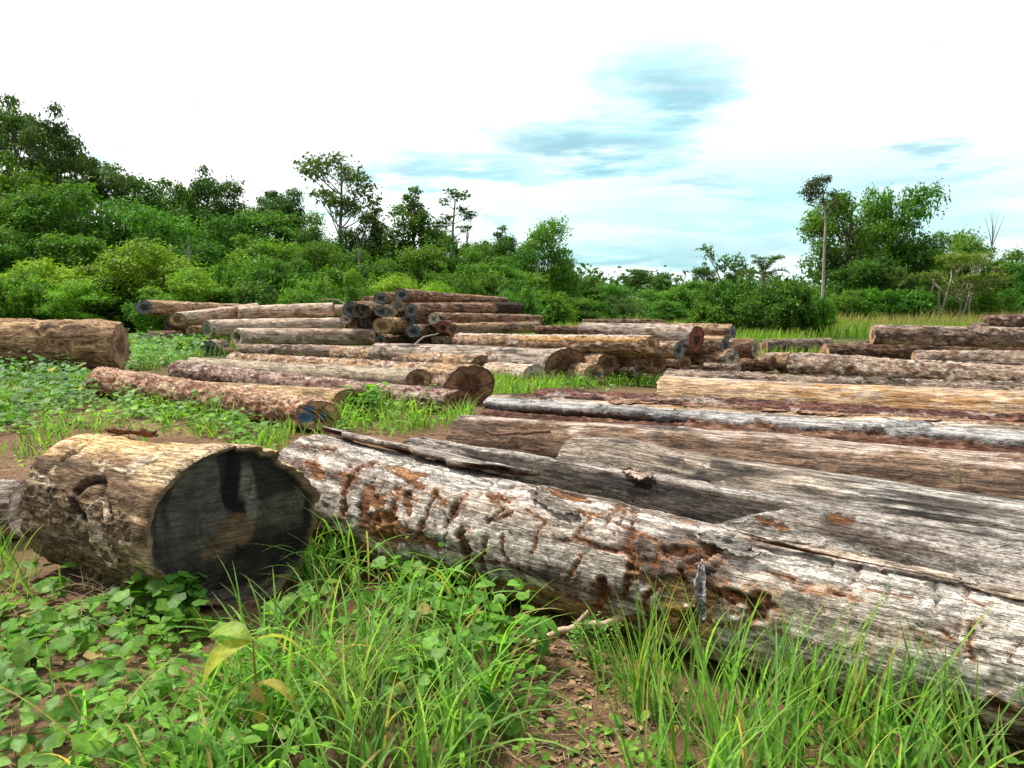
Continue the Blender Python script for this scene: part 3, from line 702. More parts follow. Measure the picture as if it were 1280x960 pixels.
c((800, 413, 9, 17.8), (916, 416, 10.5, 17.2), 'tan', 'blue', 'log with a blue stained end topping the sawn ends', 75)
c((840, 446, 10, 16.8), (915, 447.5, 11.5, 15.8), 'tan', 'grey', 'log with a pale grey oval end under the dark blue end', 76)
c((880, 460, 6, 15), (924, 460, 6, 14.8), 'greybrown', 'grey', 'small log with a pale end at the bottom of the sawn ends', 77)
c((780, 453, 9.5, 16.2), (856, 454, 10, 15), 'brown', 'brown', 'brown ended log in the shade below the blue grey end', 78)
c((740, 452, 11, 16), (823, 455, 12.5, 14.9), 'tan', 'brown', 'shaded log with a brown oval end under the round tan end', 79)
c((770, 463, 7, 15.2), (796, 463, 7.5, 15), 'greybrown', 'grey', 'small stubby log low in the grass', 80)
c((470, 441, 12, 19), (707, 457.5, 21), 'weather', 'brown', 'fat log with a dark flat top and a ragged brown butt', 81, cover=.3, skewb=(.7, .15), flare=(0, .12), ea='brown', tone=.85)
c((610, 463, 10.5), (668, 469, 13), 'tanpale', 'grey', 'pale broken log with a jagged bluish end in the grass', 82, flare=(0, .12))
c((690, 462, 11), (743, 468, 13.5), 'tan', 'tan', 'short log with an orange and blue end in the grass', 83, paint={'b': [(.35, -.1, .32)]}, tone=.9)
c((680, 449, 11, 16.5), (760, 455, 13.5, 14.8), 'tan', 'brown', 'log with a dark brown end behind the orange and blue end', 84)
c((700, 447, 13, 16.5), (796, 457, 17.5), 'tan', 'greengrey', 'log with a tall oval end and broken bark above the grass', 85, tone=.95, cover=.4)
c((655, 445, 13, 17.2), (792, 442, 11, 15.6), 'redbark', 'brown', 'reddish brown log lying behind the tall oval end', 86, tone=1.05)
c((880, 461, 9, 15.8), (893, 461, 9, 15.6), 'brown', 'brown', 'stump of a brown log in the deep shade of the sawn ends', 87)
log((728, 404.5, 5.5, 24), (828, 405, 5.5, 24), 'brown', 'brown', 'brown', 'dark bark log lying behind the pale grey log with the red ring', G_FAR, 88, tone=.9, cover=.5)
log((670, 412.5, 5.5, 22), (760, 413, 5.5, 21), 'brown', 'brown', 'brown', 'brown log reaching from the dark pile toward the pale grey log', G_FAR, 89)
log((954, 433.5, 9), (1036, 431, 9), 'greybrown', 'tan', 'tan', 'grey log flat on the grass between the sawn ends and the cracked brown logs', G_FAR, 90)

log((915, 457, 9.5, 17.6), (966, 454.5, 9.5, 17.2), 'brown', 'brown', 'brown', 'short brown log end on the ground between the sawn ends and the cracked brown logs', G_FAR, 99, tone=1.2, skewb=(.4, 0))
log((952, 449, 8), (984, 448, 8), 'tanpale', 'tan', 'tan', 'pale stub just before the grey log flat on the grass', G_FAR, 100)
log((850, 466, 8, 15.6), (905, 466, 8, 15.3), 'brown', 'black', 'brown', 'dark log on the ground under the pale grey oval end', G_BUTT, 101, skewb=(.4, 0))
# cracked brown logs before the meadow
log((990, 455.5, 16), (1280, 473, 16.8), 'greybrown', 'tan', 'brown', 'big cracked brown log lying lowest before the meadow', G_FAR, 91, ext=3, cover=.42, tone=1.45)
log((1142, 455, 17.3), (1280, 456, 19.5), 'greybrown', 'tan', 'brown', 'cracked tan log behind the lowest big brown log', G_FAR, 92, ext=3, cover=.34, tone=1.5)
log((1030, 445, 17), (1262, 444, 18), 'brown', 'tan', 'brown', 'dark log with a pale orange cut tip under the upper cracked log', G_FAR, 93, ext=2, tone=.85)
log((1090, 418.5, 11.5, 17.0), (1280, 423.5, 12.5, 16.6), 'greybrown', 'tan', 'brown', 'upper cracked brown log resting across the others before the meadow', G_FAR, 94, ext=3, cover=.36, tone=1.45)
log((1090, 411, 5.5, 18.2), (1190, 413, 5, 18.2), 'weather', 'tan', 'brown', 'thin grey log peeping over the upper cracked brown log', G_FAR, 95)
log((974, 453, 12), (990, 452, 12, 17.2), 'tan', 'tan', 'brown', 'pale stub standing out behind the lowest big brown log', G_FAR, 96)
log((1231, 402.5, 8.5, 30), (1300, 401, 9, 30), 'darkred', 'brown', 'brown', 'red and white log on top at the meadow edge', G_FAR, 97, ext=4, cover=.45, tone=1.4)
log((1213, 413, 9, 30), (1300, 412, 9, 30), 'greybrown', 'brown', 'brown', 'grey log under the red and white log at the meadow edge', G_FAR, 98, ext=4)

# peeling bark and splinters of the near logs
for (x, dg, ln, wd, lf, ti, cl, sd) in (
    (2.02, 118, .30, .07, .008, .3, (.40, .35, .31), 1), (2.90, 120, .26, .07, .010, .1, (.44, .41, .38), 5), (2.86, 164, .22, .045, .018, 1.35, (.46, .45, .44), 7),
    (4.1, 108, .6, .04, .006, 0, (.55, .47, .39), 10), (3.4, 104, .7, .035, .006, -.02, (.60, .50, .42), 14)):
    flap(big, x, dg, ln, wd, lf, ti, cl, sd)
flap(big, .85, 72, 1.5, .26, .012, 0, (.44, .39, .35), 21, .03, rscale=1.01)
flap(block, .92, 182, .34, .19, .02, 1.38, (.74, .60, .46), 35, .015)
flap(block, .30, 74, .5, .06, .03, 0, (.16, .12, .09), 32, .015)
flap(second, 2.1, 102, .22, .10, .02, .2, (.50, .40, .33), 41)
for i in range(7):
    flap(fifth, 1.7 + i*.62, 92 - 3*(i % 3), .5, .13, .02, .1*(i % 3 - 1), (.36, .23, .17), 50+i)
# ------------------------------------------------------------------ small plants
def in_poly(u, v, poly):
    ins = np.zeros(len(u), bool); n = len(poly)
    for i in range(n):
        (x1, y1), (x2, y2) = poly[i], poly[(i+1) % n]
        c = ((y1 > v) != (y2 > v)) & (u < (x2-x1)*(v-y1)/((y2-y1) if y2 != y1 else 1e-9) + x1)
        ins ^= c
    return ins
def under_log(P, margin=.85):
    hit = np.zeros(len(P), bool)
    for (A, B, ra, rb) in LOGS:
        if A[2] > ra*1.6 and B[2] > rb*1.6: continue
        d = (B-A)[:2]; L2 = d@d; t = np.clip(((P[:, :2]-A[:2])@d)/L2, 0, 1)
        q = A[:2] + t[:, None]*d
        hit |= np.linalg.norm(P[:, :2]-q, axis=1) < lerp(ra, rb, t)*margin
    return hit
def scatter(poly, dens, seed, clump=0.0, margin=.85, maxn=60000):
    r = np.random.default_rng(seed)
    g = np.array([at_z(u, v) for u, v in poly])
    lo, hi = g.min(0)[:2], g.max(0)[:2]
    n = int(min(maxn*3, dens*(hi-lo).prod()))
    P = np.zeros((n, 3)); P[:, :2] = lo + r.random((n, 2))*(hi-lo)
    u, v = project(P); P = P[in_poly(u, v, poly)]
    if clump > 0 and len(P):
        f = fbm(P*A3(1.3, 1.3, 0) + seed*3.1, seed, 3); P = P[f > r.uniform(-1, 1, len(P))*(1-clump) + (clump-.5)*.5]
    P = P[~under_log(P, margin)]
    return P[:maxn]
def blades(bag, base, yaw, length, width, lean, curve, col, seg=6, tip=None):
    n = len(base)
    s = np.linspace(0, 1, seg+1)
    phi = lean[:, None] + curve[:, None]*s[None]**1.3
    st = (length/seg)[:, None]
    dx = np.concatenate([np.zeros((n, 1)), np.cumsum(np.sin(phi[:, :-1])*st, 1)], 1)
    dz = np.concatenate([np.zeros((n, 1)), np.cumsum(np.cos(phi[:, :-1])*st, 1)], 1)
    dz = np.maximum(dz, .004 - base[:, 2:3]*0)
    w = width[:, None]*np.clip(1-s, 0, 1)[None]**.65*np.minimum(1, .45+3*s)[None]*.5
    cy, sy = np.cos(yaw)[:, None], np.sin(yaw)[:, None]
    ctr = np.stack([base[:, 0:1]+dx*cy, base[:, 1:2]+dx*sy, base[:, 2:3]+dz], -1)
    tw = rng.uniform(-.6, .6, (n, 1))
    sd = np.stack([-sy*np.cos(tw)+0*w, cy*np.cos(tw)+0*w, np.sin(tw)*np.ones_like(w)], -1)
    up = np.stack([-np.cos(phi)*cy, -np.cos(phi)*sy, np.sin(phi)], -1)
    L = ctr + sd*w[..., None]; R = ctr - sd*w[..., None]; M = ctr - up*w[..., None]*.5
    V = np.stack([L, M, R], 2).reshape(-1, 3)
    i = (np.arange(n)[:, None]*(seg+1) + np.arange(seg)[None])*3
    i = i.ravel()
    Fq = np.concatenate([np.stack([i, i+1, i+4, i+3], 1), np.stack([i+1, i+2, i+5, i+4], 1)])
    c = np.repeat(col[:, None], seg+1, 1)
    c = c*(1 + .0*s[None, :, None])
    if tip is not None: c = lerp(c, np.broadcast_to(tip, c.shape), (sstep(.75, 1, s)[None, :, None]*rng.random((n, 1, 1))))
    c = np.repeat(c[:, :, None], 3, 2).reshape(-1, 3)
    bag.add(V, Fq, c)
def rots(yaw, tilt, taz):
    """leaf frame: x along the leaf, z its normal; tilted by tilt towards azimuth taz"""
    n = len(yaw)
    nz = np.stack([np.sin(tilt)*np.cos(taz), np.sin(tilt)*np.sin(taz), np.cos(tilt)], 1)
    x = np.stack([np.cos(yaw), np.sin(yaw), np.zeros(n)], 1)
    x -= nz*(x*nz).sum(1)[:, None]; x /= np.linalg.norm(x, axis=1)[:, None]
    y = np.cross(nz, x)
    return np.stack([x, y, nz], 2)
def template(kind):
    """flat leaf with a midrib fold, base at 0, length 1 along x"""
    if kind == 'lobed':      # maple or cucumber like, five blunt lobes
        a = np.array([0, 14, 28, 42, 58, 74, 92, 110, 128, 146, 164, 176]); rr = np.array([1.0, .93, .74, .70, .80, .82, .66, .62, .64, .56, .40, .16])
        a = np.radians(a); x = .42 + .58*rr*np.cos(a); y = .62*rr*np.sin(a)
    elif kind == 'heart':
        a = np.radians(np.array([0, 12, 30, 55, 80, 105, 130, 152, 170])); rr = np.array([1.0, .86, .78, .76, .74, .70, .62, .52, .28])
        x = .40 + .60*rr*np.cos(a); y = .62*rr*np.sin(a)
    elif kind == 'ovate':
        x = np.array([1.0, .88, .72, .52, .32, .14, .0]); y = np.array([0, .10, .20, .27, .25, .14, .0])
    elif kind == 'arch':
        x = np.array([1.0, .9, .78, .62, .45, .28, .12, .0]); y = np.array([0, .07, .13, .17, .175, .14, .07, .0])
    else:                    # lance
        x = np.array([1.0, .8, .55, .3, .1, .0]); y = np.array([0, .07, .12, .12, .06, .0])
    x[-1] = max(x[-1], 0); k = len(x)
    mid = np.stack([x, 0*x, -.16*(x-.3)**2 + (.42*x - .85*x*x if kind == 'arch' else 0)], 1)
    lf = np.stack([x, y, .30*y - .22*(x-.3)**2 - .35*y*y + (.42*x - .85*x*x if kind == 'arch' else 0)], 1); rt = lf*A3(1, -1, 1)
    V = np.concatenate([mid, lf, rt]); T = []
    for i in range(k-1):
        T += [[i, i+1, k+i+1, k+i], [i, 2*k+i, 2*k+i+1, i+1]]
    return V, np.array(T)
def leaves(bag, kind, base, yaw, tilt, taz, size, col, wid=1.0):
    V, T = template(kind); V = V*A3(1, wid, 1); n, k = len(base), len(V)
    R = rots(yaw, tilt, taz)
    P = np.einsum('nij,kj->nki', R, V)*size[:, None, None] + base[:, None]
    Fq = (T[None] + (np.arange(n)*k)[:, None, None]).reshape(-1, 4)
    vc = 1 + .10*np.where(np.arange(k) < k//3, 1.0, -.3)
    c = col[:, None]*vc[None, :, None]
    bag.add(P.reshape(-1, 3), Fq, c.reshape(-1, 3))
def greens(n, a, b, jit=.18, yel=.0):
    t = rng.random((n, 1)); c = lerp(A3(*a), A3(*b), t)*(1 + jit*rng.normal(size=(n, 1)))
    if yel: c = np.where(rng.random((n, 1)) < yel, A3(.42, .33, .12)*(.7 + .5*rng.random((n, 1))), c)
    return np.clip(c, .01, .6)
U = lambda a, b, n: rng.uniform(a, b, n)
def ground_z(P):
    P = P.copy(); P[:, 2] = terrain(P[:, 0], P[:, 1]); return P

# ---- tall grass in front
G1, G2 = (.105, .27, .045), (.20, .39, .075)
bg_ = Bag()
def tuft_field(poly, dens, seed, ln, wd, clump=.3, lean=(.05, .6), curve=(.3, 1.6), a=G1, b=G2, yel=.05, per=9, spread=.05, yawbias=None, maxn=4000):
    T = scatter(poly, dens, seed, clump, maxn=maxn)
    if not len(T): return
    n = len(T)*per
    base = np.repeat(T, per, 0) + np.concatenate([rng.normal(size=(n, 2))*spread, np.zeros((n, 1))], 1)
    tl = np.repeat(U(.7, 1.15, len(T)), per)
    yaw = U(0, 2*np.pi, n)
    if yawbias is not None: yaw = np.where(rng.random(n) < .55, yawbias + rng.normal(size=n)*.7, yaw)
    blades(bg_, base, yaw, U(*ln, n)*tl, U(*wd, n)*1.7, U(*lean, n), U(*curve, n), greens(n, a, b, .2, yel), 7, A3(.40, .36, .16))
P_MAIN = [(235, 760), (300, 715), (385, 690), (470, 706), (560, 730), (625, 775), (640, 850), (600, 1040), (150, 1060), (215, 900), (310, 850), (330, 800)]
tuft_field(P_MAIN, 40, 101, (.26, .60), (.006, .014), .25, (.05, .9), (.5, 2.1))
tuft_field([(330, 700), (420, 695), (560, 735), (600, 780), (480, 800), (350, 770)], 59, 102, (.35, .68), (.008, .015), .15, (.1, .8), (.7, 2.2))
tuft_field([(430, 860), (560, 850), (650, 930), (640, 1100), (420, 1100)], 50, 103, (.30, .48), (.006, .010), .1, (.05, .5), (.3, 1.2), (.17, .30, .09), (.25, .38, .12), .08, 12)
P_RIGHT = [(770, 845), (860, 880), (1000, 915), (1130, 930), (1300, 950), (1420, 1010), (1400, 1200), (840, 1200), (805, 960)]
tuft_field(P_RIGHT, 69, 104, (.34, .66), (.007, .013), .3, (.02, .45), (.2, 1.1), (.12, .29, .055), (.21, .40, .09), .04, 10, .05)
tuft_field([(835, 930), (900, 950), (1100, 960), (1100, 1180), (850, 1180)], 38, 105, (.32, .6), (.007, .012), .1, (.02, .5), (.2, 1.3), G1, (.16, .29, .05), .05)
tuft_field([(780, 840), (830, 850), (845, 900), (780, 905)], 138, 106, (.35, .6), (.006, .010), 0, (.0, .3), (.1, .6), G1, G2, .05, 8)
tuft_field([(-60, 700), (40, 715), (50, 760), (-60, 760)], 44, 108, (.3, .55), (.006, .011), 0, (.1, .5), (.3, 1), G1, G2, .1, 7)
tuft_field([(-150, 780), (240, 770), (300, 860), (200, 1050), (-200, 1050)], 8, 109, (.25, .5), (.006, .011), .3, (.3, .9), (.4, 1.2), G1, G2, .15, 6)
tuft_field([(690, 820), (790, 830), (800, 930), (680, 930)], 8, 110, (.12, .3), (.004, .007), 0, (.2, .9), (.3, 1.2), G1, G2, .4, 8)
# grass further in, between the logs
for (poly, d, ln, sdd) in (([(0, 478), (120, 470), (210, 500), (350, 545), (345, 580), (250, 545), (140, 560), (0, 590), (-80, 560)], 7, (.18, .42), 120),
    ([(440, 505), (545, 515), (590, 520), (560, 545), (430, 545), (400, 535)], 26, (.25, .5), 121), ([(600, 478), (690, 478), (700, 490), (640, 505), (590, 505)], 22, (.25, .45), 122),
    ([(690, 476), (830, 474), (836, 484), (690, 486)], 22, (.2, .4), 123), ([(160, 425), (260, 432), (250, 460), (160, 465)], 6, (.2, .45), 124), ([(300, 436), (420, 440), (380, 450), (300, 446)], 5, (.15, .3), 125)):
    tuft_field(poly, d, sdd, ln, (.009, .016), .2, (.05, .6), (.3, 1.4), (.10, .25, .03), (.19, .36, .05), .05, 10, .10)
tuft_field([(355, 518), (470, 530), (420, 550), (330, 552), (150, 506), (150, 496)], 14, 126, (.2, .4), (.008, .014), .1, (.05, .6), (.3, 1.4), G1, G2, .05, 9, .08)
# dry straw standing among the green
TD = np.concatenate([scatter(P_MAIN, 30, 131, .2), scatter(P_RIGHT, 22, 132, .2)]); nd = len(TD)
blades(bg_, TD, U(0, 6.28, nd), U(.2, .55, nd), U(.003, .008, nd), U(.1, 1.2, nd), U(.2, 1.6, nd), greens(nd, (.40, .32, .17), (.56, .48, .30), .15), 6)
o = link('grass', bg_.mesh('grass', M_GRASS)); tag(o, 'long green grass growing in tufts between and in front of the logs', None, None, 'stuff')

# ---- low broad leaved weeds
bw = Bag(); bst = Bag()
def weed_field(poly, dens, seed, kind, size, h, clump=.3, a=(.085, .22, .025), b=(.17, .34, .04), tilt=(.0, .75), yel=.02, maxn=20000, stalk=True, margin=.85, wid=1.0):
    P = scatter(poly, dens, seed, clump, margin, maxn)
    n = len(P)
    if not n: return
    z = U(*h, n)*U(.35, 1, n)*1.25*(.55 + .45*fbm(P*A3(2.3, 2.3, 0) + seed, seed, 2)+.3); z = np.clip(z, .015, None)
    B = P.copy(); B[:, 2] += z
    s = U(*size, n)*.74*np.where(rng.random(n) < .15, 1.45, 1)
    taz = np.where(rng.random(n) < .5, -np.pi/2 + rng.normal(size=n)*.8, U(0, 2*np.pi, n))
    yaw = U(0, 2*np.pi, n)
    leaves(bw, kind, B, yaw, U(*tilt, n), taz, s, greens(n, a, b, .2, yel), wid)
    if stalk:
        m = rng.random(n) < .6; Q = P[m]; Q[:, :2] += rng.normal(size=(m.sum(), 2))*.02
        d = B[m] - Q; lenq = np.linalg.norm(d, axis=1)
        ya = np.arctan2(d[:, 1], d[:, 0]); le = np.arccos(np.clip(d[:, 2]/lenq, -1, 1))
        blades(bw, Q, ya, lenq, np.full(len(Q), .006), le, np.zeros(len(Q)), greens(len(Q), (.09, .17, .05), (.16, .18, .07), .1), 2)
W_L = [(-120, 715), (60, 722), (120, 770), (250, 762), (330, 745), (420, 760), (400, 800), (230, 815), (120, 850), (40, 870), (-160, 880)]
weed_field(W_L, 528, 201, 'lobed', (.07, .14), (.05, .22), .25)
weed_field([(180, 735), (330, 730), (345, 775), (200, 800), (120, 770)], 387, 202, 'lobed', (.08, .15), (.06, .20), 0)
weed_field([(470, 760), (570, 745), (660, 800), (680, 900), (600, 960), (470, 900), (430, 820)], 598, 203, 'heart', (.06, .12), (.08, .36), .15, (.08, .22, .025), (.16, .34, .04))
weed_field([(120, 850), (330, 840), (420, 880), (420, 1100), (60, 1100)], 669, 204, 'ovate', (.05, .11), (.04, .24), .2, (.09, .24, .025), (.18, .37, .04))
weed_field([(100, 860), (300, 840), (440, 900), (400, 1100), (-60, 1100)], 317, 205, 'lobed', (.06, .12), (.04, .20), .3)
weed_field([(-150, 880), (40, 860), (90, 960), (60, 1150), (-200, 1150)], 387, 206, 'ovate', (.06, .13), (.06, .28), .2, (.09, .22, .04), (.17, .33, .06), (.1, .9))
weed_field([(560, 880), (760, 900), (860, 960), (800, 1150), (480, 1150)], 528, 207, 'ovate', (.025, .06), (.02, .12), .25)
weed_field([(760, 900), (1000, 925), (1400, 980), (1400, 1180), (760, 1180)], 387, 208, 'ovate', (.04, .09), (.03, .18), .3)
weed_field([(330, 690), (420, 684), (480, 705), (460, 730), (350, 730)], 387, 209, 'heart', (.05, .11), (.04, .16), .2)
weed_field([(395, 670), (450, 680), (480, 700), (400, 700)], 317, 210, 'ovate', (.05, .10), (.03, .14), .1)
weed_field([(450, 700), (570, 725), (620, 760), (520, 760)], 282, 211, 'ovate', (.03, .06), (.05, .30), .1)
weed_field([(640, 850), (760, 870), (780, 940), (640, 950)], 211, 212, 'ovate', (.02, .05), (.01, .06), .4)
weed_field([(-150, 760), (900, 800), (1400, 960), (1400, 1200), (-200, 1200)], 91, 213, 'ovate', (.02, .05), (.01, .05), .3)
# middle distance
weed_field([(-80, 466), (95, 466), (128, 490), (110, 515), (0, 540), (-120, 540)], 211, 220, 'lobed', (.10, .18), (.08, .40), .1, (.05, .16, .03), (.12, .28, .045))
weed_field([(-80, 505), (130, 495), (250, 525), (345, 548), (335, 590), (260, 545), (150, 535), (80, 540), (0, 545), (-100, 550)], 170, 221, 'lobed', (.06, .13), (.03, .20), .25, (.10, .25, .025), (.19, .37, .04))
weed_field([(0, 560), (140, 545), (90, 640), (-40, 640)], 106, 222, 'ovate', (.04, .08), (.02, .10), .45, (.09, .23, .03), (.16, .32, .05))
weed_field([(160, 428), (265, 436), (255, 448), (205, 463), (160, 470)], 158, 223, 'heart', (.12, .22), (.08, .52), .1, (.07, .20, .03), (.15, .33, .05))
weed_field([(430, 505), (500, 508), (560, 525), (545, 545), (420, 545)], 246, 224, 'ovate', (.06, .13), (.08, .40), .1, (.09, .24, .03), (.17, .36, .05))
weed_field([(600, 480), (830, 476), (830, 486), (700, 492), (600, 506)], 106, 225, 'ovate', (.06, .12), (.05, .25), .2, (.09, .24, .03), (.17, .36, .05))
weed_field([(300, 436), (430, 440), (420, 446), (300, 447)], 50, 226, 'ovate', (.06, .12), (.03, .14), .2, (.09, .24, .03), (.17, .36, .05))
weed_field([(140, 500), (280, 528), (360, 545), (340, 558), (250, 540), (150, 520)], 246, 227, 'lobed', (.07, .14), (.06, .30), .1)
o = link('ground_cover', bw.mesh('ground_cover', M_WEED)); tag(o, 'low broad leaved weeds covering the soil', None, None, 'stuff')

# ---- straw, dead leaves and twigs on the soil
bl = Bag()
for (poly, d, sd_) in (([(-150, 690), (420, 690), (700, 780), (900, 870), (1400, 960), (1400, 1180), (-200, 1180)], 420, 301), ([(600, 770), (780, 790), (860, 880), (760, 960), (640, 960)], 2600, 302), ([(0, 545), (150, 545), (110, 650), (-60, 660)], 120, 303)):
    P = scatter(poly, d, sd_, .1, .6, 14000); n = len(P); P[:, 2] += .006
    kind = rng.random((n, 1))
    c = np.where(kind < .55, A3(.42, .31, .18)*(.6+.7*rng.random((n, 1))), np.where(kind < .8, A3(.16, .09, .05)*(.6+.8*rng.random((n, 1))), A3(.52, .44, .32)*(.7+.4*rng.random((n, 1)))))
    blades(bl, P, U(0, 6.28, n), U(.02, .13, n)**1.0, U(.001, .0035, n)*2, U(1.25, 1.56, n), U(-.1, .3, n), c, 2)
    k = n//4; Q = P[:k].copy(); Q[:, 2] += .01
    leaves(bl, 'ovate', Q, U(0, 6.28, k), U(0, .5, k), U(0, 6.28, k), U(.015, .06, k), lerp(A3(.16, .085, .045), A3(.40, .27, .15), rng.random((k, 1))))
P = scatter([(105, 735), (170, 735), (175, 790), (100, 790)], 1500, 304, 0, .6, 900); n = len(P); P[:, 2] += U(.0, .12, n)
blades(bl, P, U(0, 6.28, n), U(.08, .25, n), U(.002, .004, n), U(.8, 1.5, n), U(-.2, .9, n), greens(n, (.38, .28, .16), (.5, .42, .28), .1), 4)
o = link('leaf_litter', bl.mesh('leaf_litter', M_DRY)); tag(o, 'straw, dead leaves and twig bits strewn over the soil', None, None, 'stuff')

# ---- meadow beyond the yard
bm = Bag(); r_ = np.random.default_rng(5)
def meadow(x0, x1, y0, y1, n, h, a, b, wd=(.03, .06)):
    P = np.zeros((n, 3)); P[:, 0] = U(x0, x1, n); P[:, 1] = y0 + (y1-y0)*rng.random(n)**1.1
    P = P[~under_log(P, .9)]; P = ground_z(P); n = len(P)
    hh = U(*h, n)*(1 + .5*fbm(P*A3(.25, .25, 0), 77, 3))
    blades(bm, P, U(0, 6.28, n), np.clip(hh, .1, None), U(*wd, n), U(.0, .4, n), U(.1, 1.0, n), greens(n, a, b, .2, .06), 3, A3(.42, .34, .17))
meadow(8, 60, 33, 66, 26000, (.3, .75), (.09, .21, .03), (.17, .30, .05), (.04, .08))
meadow(22, 50, 44, 62, 5000, (.8, 1.2), (.22, .25, .09), (.34, .30, .15), (.03, .06))
meadow(-1, 12, 27, 48, 12000, (.3, .7), (.11, .27, .03), (.20, .38, .05))
meadow(-18, -1, 31, 38, 6000, (.3, .8), (.07, .19, .03), (.13, .27, .05))
meadow(6, 13, 18.5, 30, 4500, (.15, .4), (.11, .25, .03), (.20, .34, .06), (.02, .04))
meadow(-40, -8, 22, 34, 9000, (.2, .6), (.07, .20, .03), (.13, .28, .05), (.02, .05))
o = link('meadow_grass', bm.mesh('meadow_grass', M_GRASS)); tag(o, 'tall pale green grass of the meadow beyond the logs', None, None, 'stuff')

# ---- single plants and sticks one can pick out
def plant(name, label, loc, stems, leafsets, stemcol=(.16, .18, .06), cat='plant', group=None, leafname='leaf', each=True):
    """stems: list of (points, r0, r1); leafsets: (kind, base, yaw, tilt, taz, size, colour, width)"""
    root = bpy.data.objects.new(name, None); COL.objects.link(root); root.location = loc; tag(root, label, cat, group)
    b = Bag()
    for pts, r0, r1 in stems:
        V, Fq = tube(np.array(pts, float), np.linspace(r0, r1, len(pts)), 6); b.add(V, Fq, A3(*stemcol))
    link('stem', b.mesh('stem', M_DRY), root)
    for ls in leafsets:
        kind, B, yw, ti, ta, sz, c, wd = ls
        for i in range(len(B)):
            bb = Bag(); sl = slice(i, i+1)
            leaves(bb, kind, np.array(B, float)[sl], np.array(yw)[sl], np.array(ti)[sl], np.array(ta)[sl], np.array(sz)[sl], np.array(c, float)[sl], wd)
            me = bb.mesh(leafname, M_WEED)
            link(leafname, me, root)
    return root
g = at_z(322, 935)
ht = .40
yc = [(.36, .40, .06), (.40, .42, .06), (.26, .36, .05), (.46, .40, .09), (.32, .38, .06), (.48, .32, .10)]
plant('young_plant', 'young plant with big yellowish ribbed leaves rising above the grass', g,
      [([(0, 0, 0), (.005, .0, ht*.5), (-.005, .01, ht)], .006, .003)],
      [('arch', [(-.005, .01, ht)]*3 + [(0, 0, ht*.62)]*3, [.25, 3.5, 2.7, .1, 3.3, -1.2], [.35, .6, .5, .3, .4, .6], [1.8, -2.0, -1.2, 0, 3.1, -1.4], [.22, .26, .2, .2, .18, .14], yc, 1.0)], (.33, .2, .06))
g = at_z(676, 836)
plant('seedling', 'broad leaved seedling standing by the pale fallen branch', g, [([(0, 0, 0), (.01, 0, .12), (0, 0, .24)], .004, .002)],
      [('ovate', [(0, 0, .24)]*4 + [(.005, 0, .16)]*3, [1.8, -.4, 3.3, -1.5, .2, 2.9, -1.6], [.5, .6, .6, .7, .7, .6, .9], [1.8, -.4, 3.3, -1.5, .2, 2.9, -1.6], [.12, .11, .11, .10, .10, .11, .1], [(.14, .33, .05)]*4 + [(.10, .25, .05)]*3, 1.1)])
g = at_z(742, 842)
nb = 60; bb_ = np.stack([U(-.10, .10, nb), U(-.06, .06, nb), U(.06, .24, nb)], 1)
root = bpy.data.objects.new('lacy_weed', None); COL.objects.link(root); root.location = g; tag(root, 'small lacy weed with tiny leaves on bare soil', 'plant')
b = Bag()
for i in range(14):
    V, Fq = tube(np.array([(0, 0, 0), bb_[i]*A3(.4, .4, .6), bb_[i]]), [.002, .0015, .001], 5); b.add(V, Fq, A3(.14, .22, .06))
link('stem', b.mesh('stem', M_DRY), root); b = Bag(); nl = 500
ti_ = bb_[rng.integers(0, nb, nl)] + rng.normal(size=(nl, 3))*.012
leaves(b, 'ovate', ti_, U(0, 6.28, nl), U(0, .7, nl), U(0, 6.28, nl), U(.010, .022, nl), greens(nl, (.09, .25, .03), (.17, .36, .06), .15)); link('foliage', b.mesh('foliage', M_WEED), root)
def sprig(label, loc, n, h, spread, size, kind='ovate', a=(.09, .24, .03), b=(.17, .36, .05), seed=1, name='weed_sprig', group=None):
    root = bpy.data.objects.new(name, None); COL.objects.link(root); root.location = loc; tag(root, label, 'plant', group)
    b1, b2 = Bag(), Bag()
    for i in range(n):
        yw = rng.uniform(0, 6.28); hh = h*rng.uniform(.6, 1.1); tip = np.array([math.cos(yw)*spread*rng.random(), math.sin(yw)*spread*rng.random(), hh])
        pts = np.array([(0, 0, 0), tip*A3(.35, .35, .55), tip]); V, Fq = tube(pts, [.004, .003, .0015], 5); b1.add(V, Fq, A3(.13, .2, .06))
        k = 9; t = U(.3, 1, k)[:, None]; B = np.where(t < .55, pts[0] + (pts[1]-pts[0])*t/.55, pts[1] + (pts[2]-pts[1])*(t-.55)/.45)
        ya = U(0, 6.28, k); leaves(b2, kind, B, ya, U(.2, .9, k), ya, U(*size, k), greens(k, a, b, .15))
    link('stem', b1.mesh('stem', M_DRY), root); link('foliage', b2.mesh('foliage', M_WEED), root)
sprig('slender small leaved weed climbing in front of the scarred nearest log', at_z(530, 745), 9, .42, .26, (.03, .055))
sprig('bright leafy weed between the yellowish log and the purplish log', at_z(456, 522), 16, .50, .30, (.10, .17), 'heart')
sprig('bright leafy sprig lying over the bare yellowish log', at_y(376, 496, 12.2)[0], 10, .14, .34, (.09, .15), 'heart')
sprig('leafy bush of weeds before the dark maroon log', at_z(232, 446), 16, .6, .4, (.12, .2), 'heart')
sprig('small leafy weed growing at the corner of the blackened face', at_z(222, 776), 12, .24, .2, (.07, .12), 'lobed', (.07, .2, .03), (.13, .3, .05))
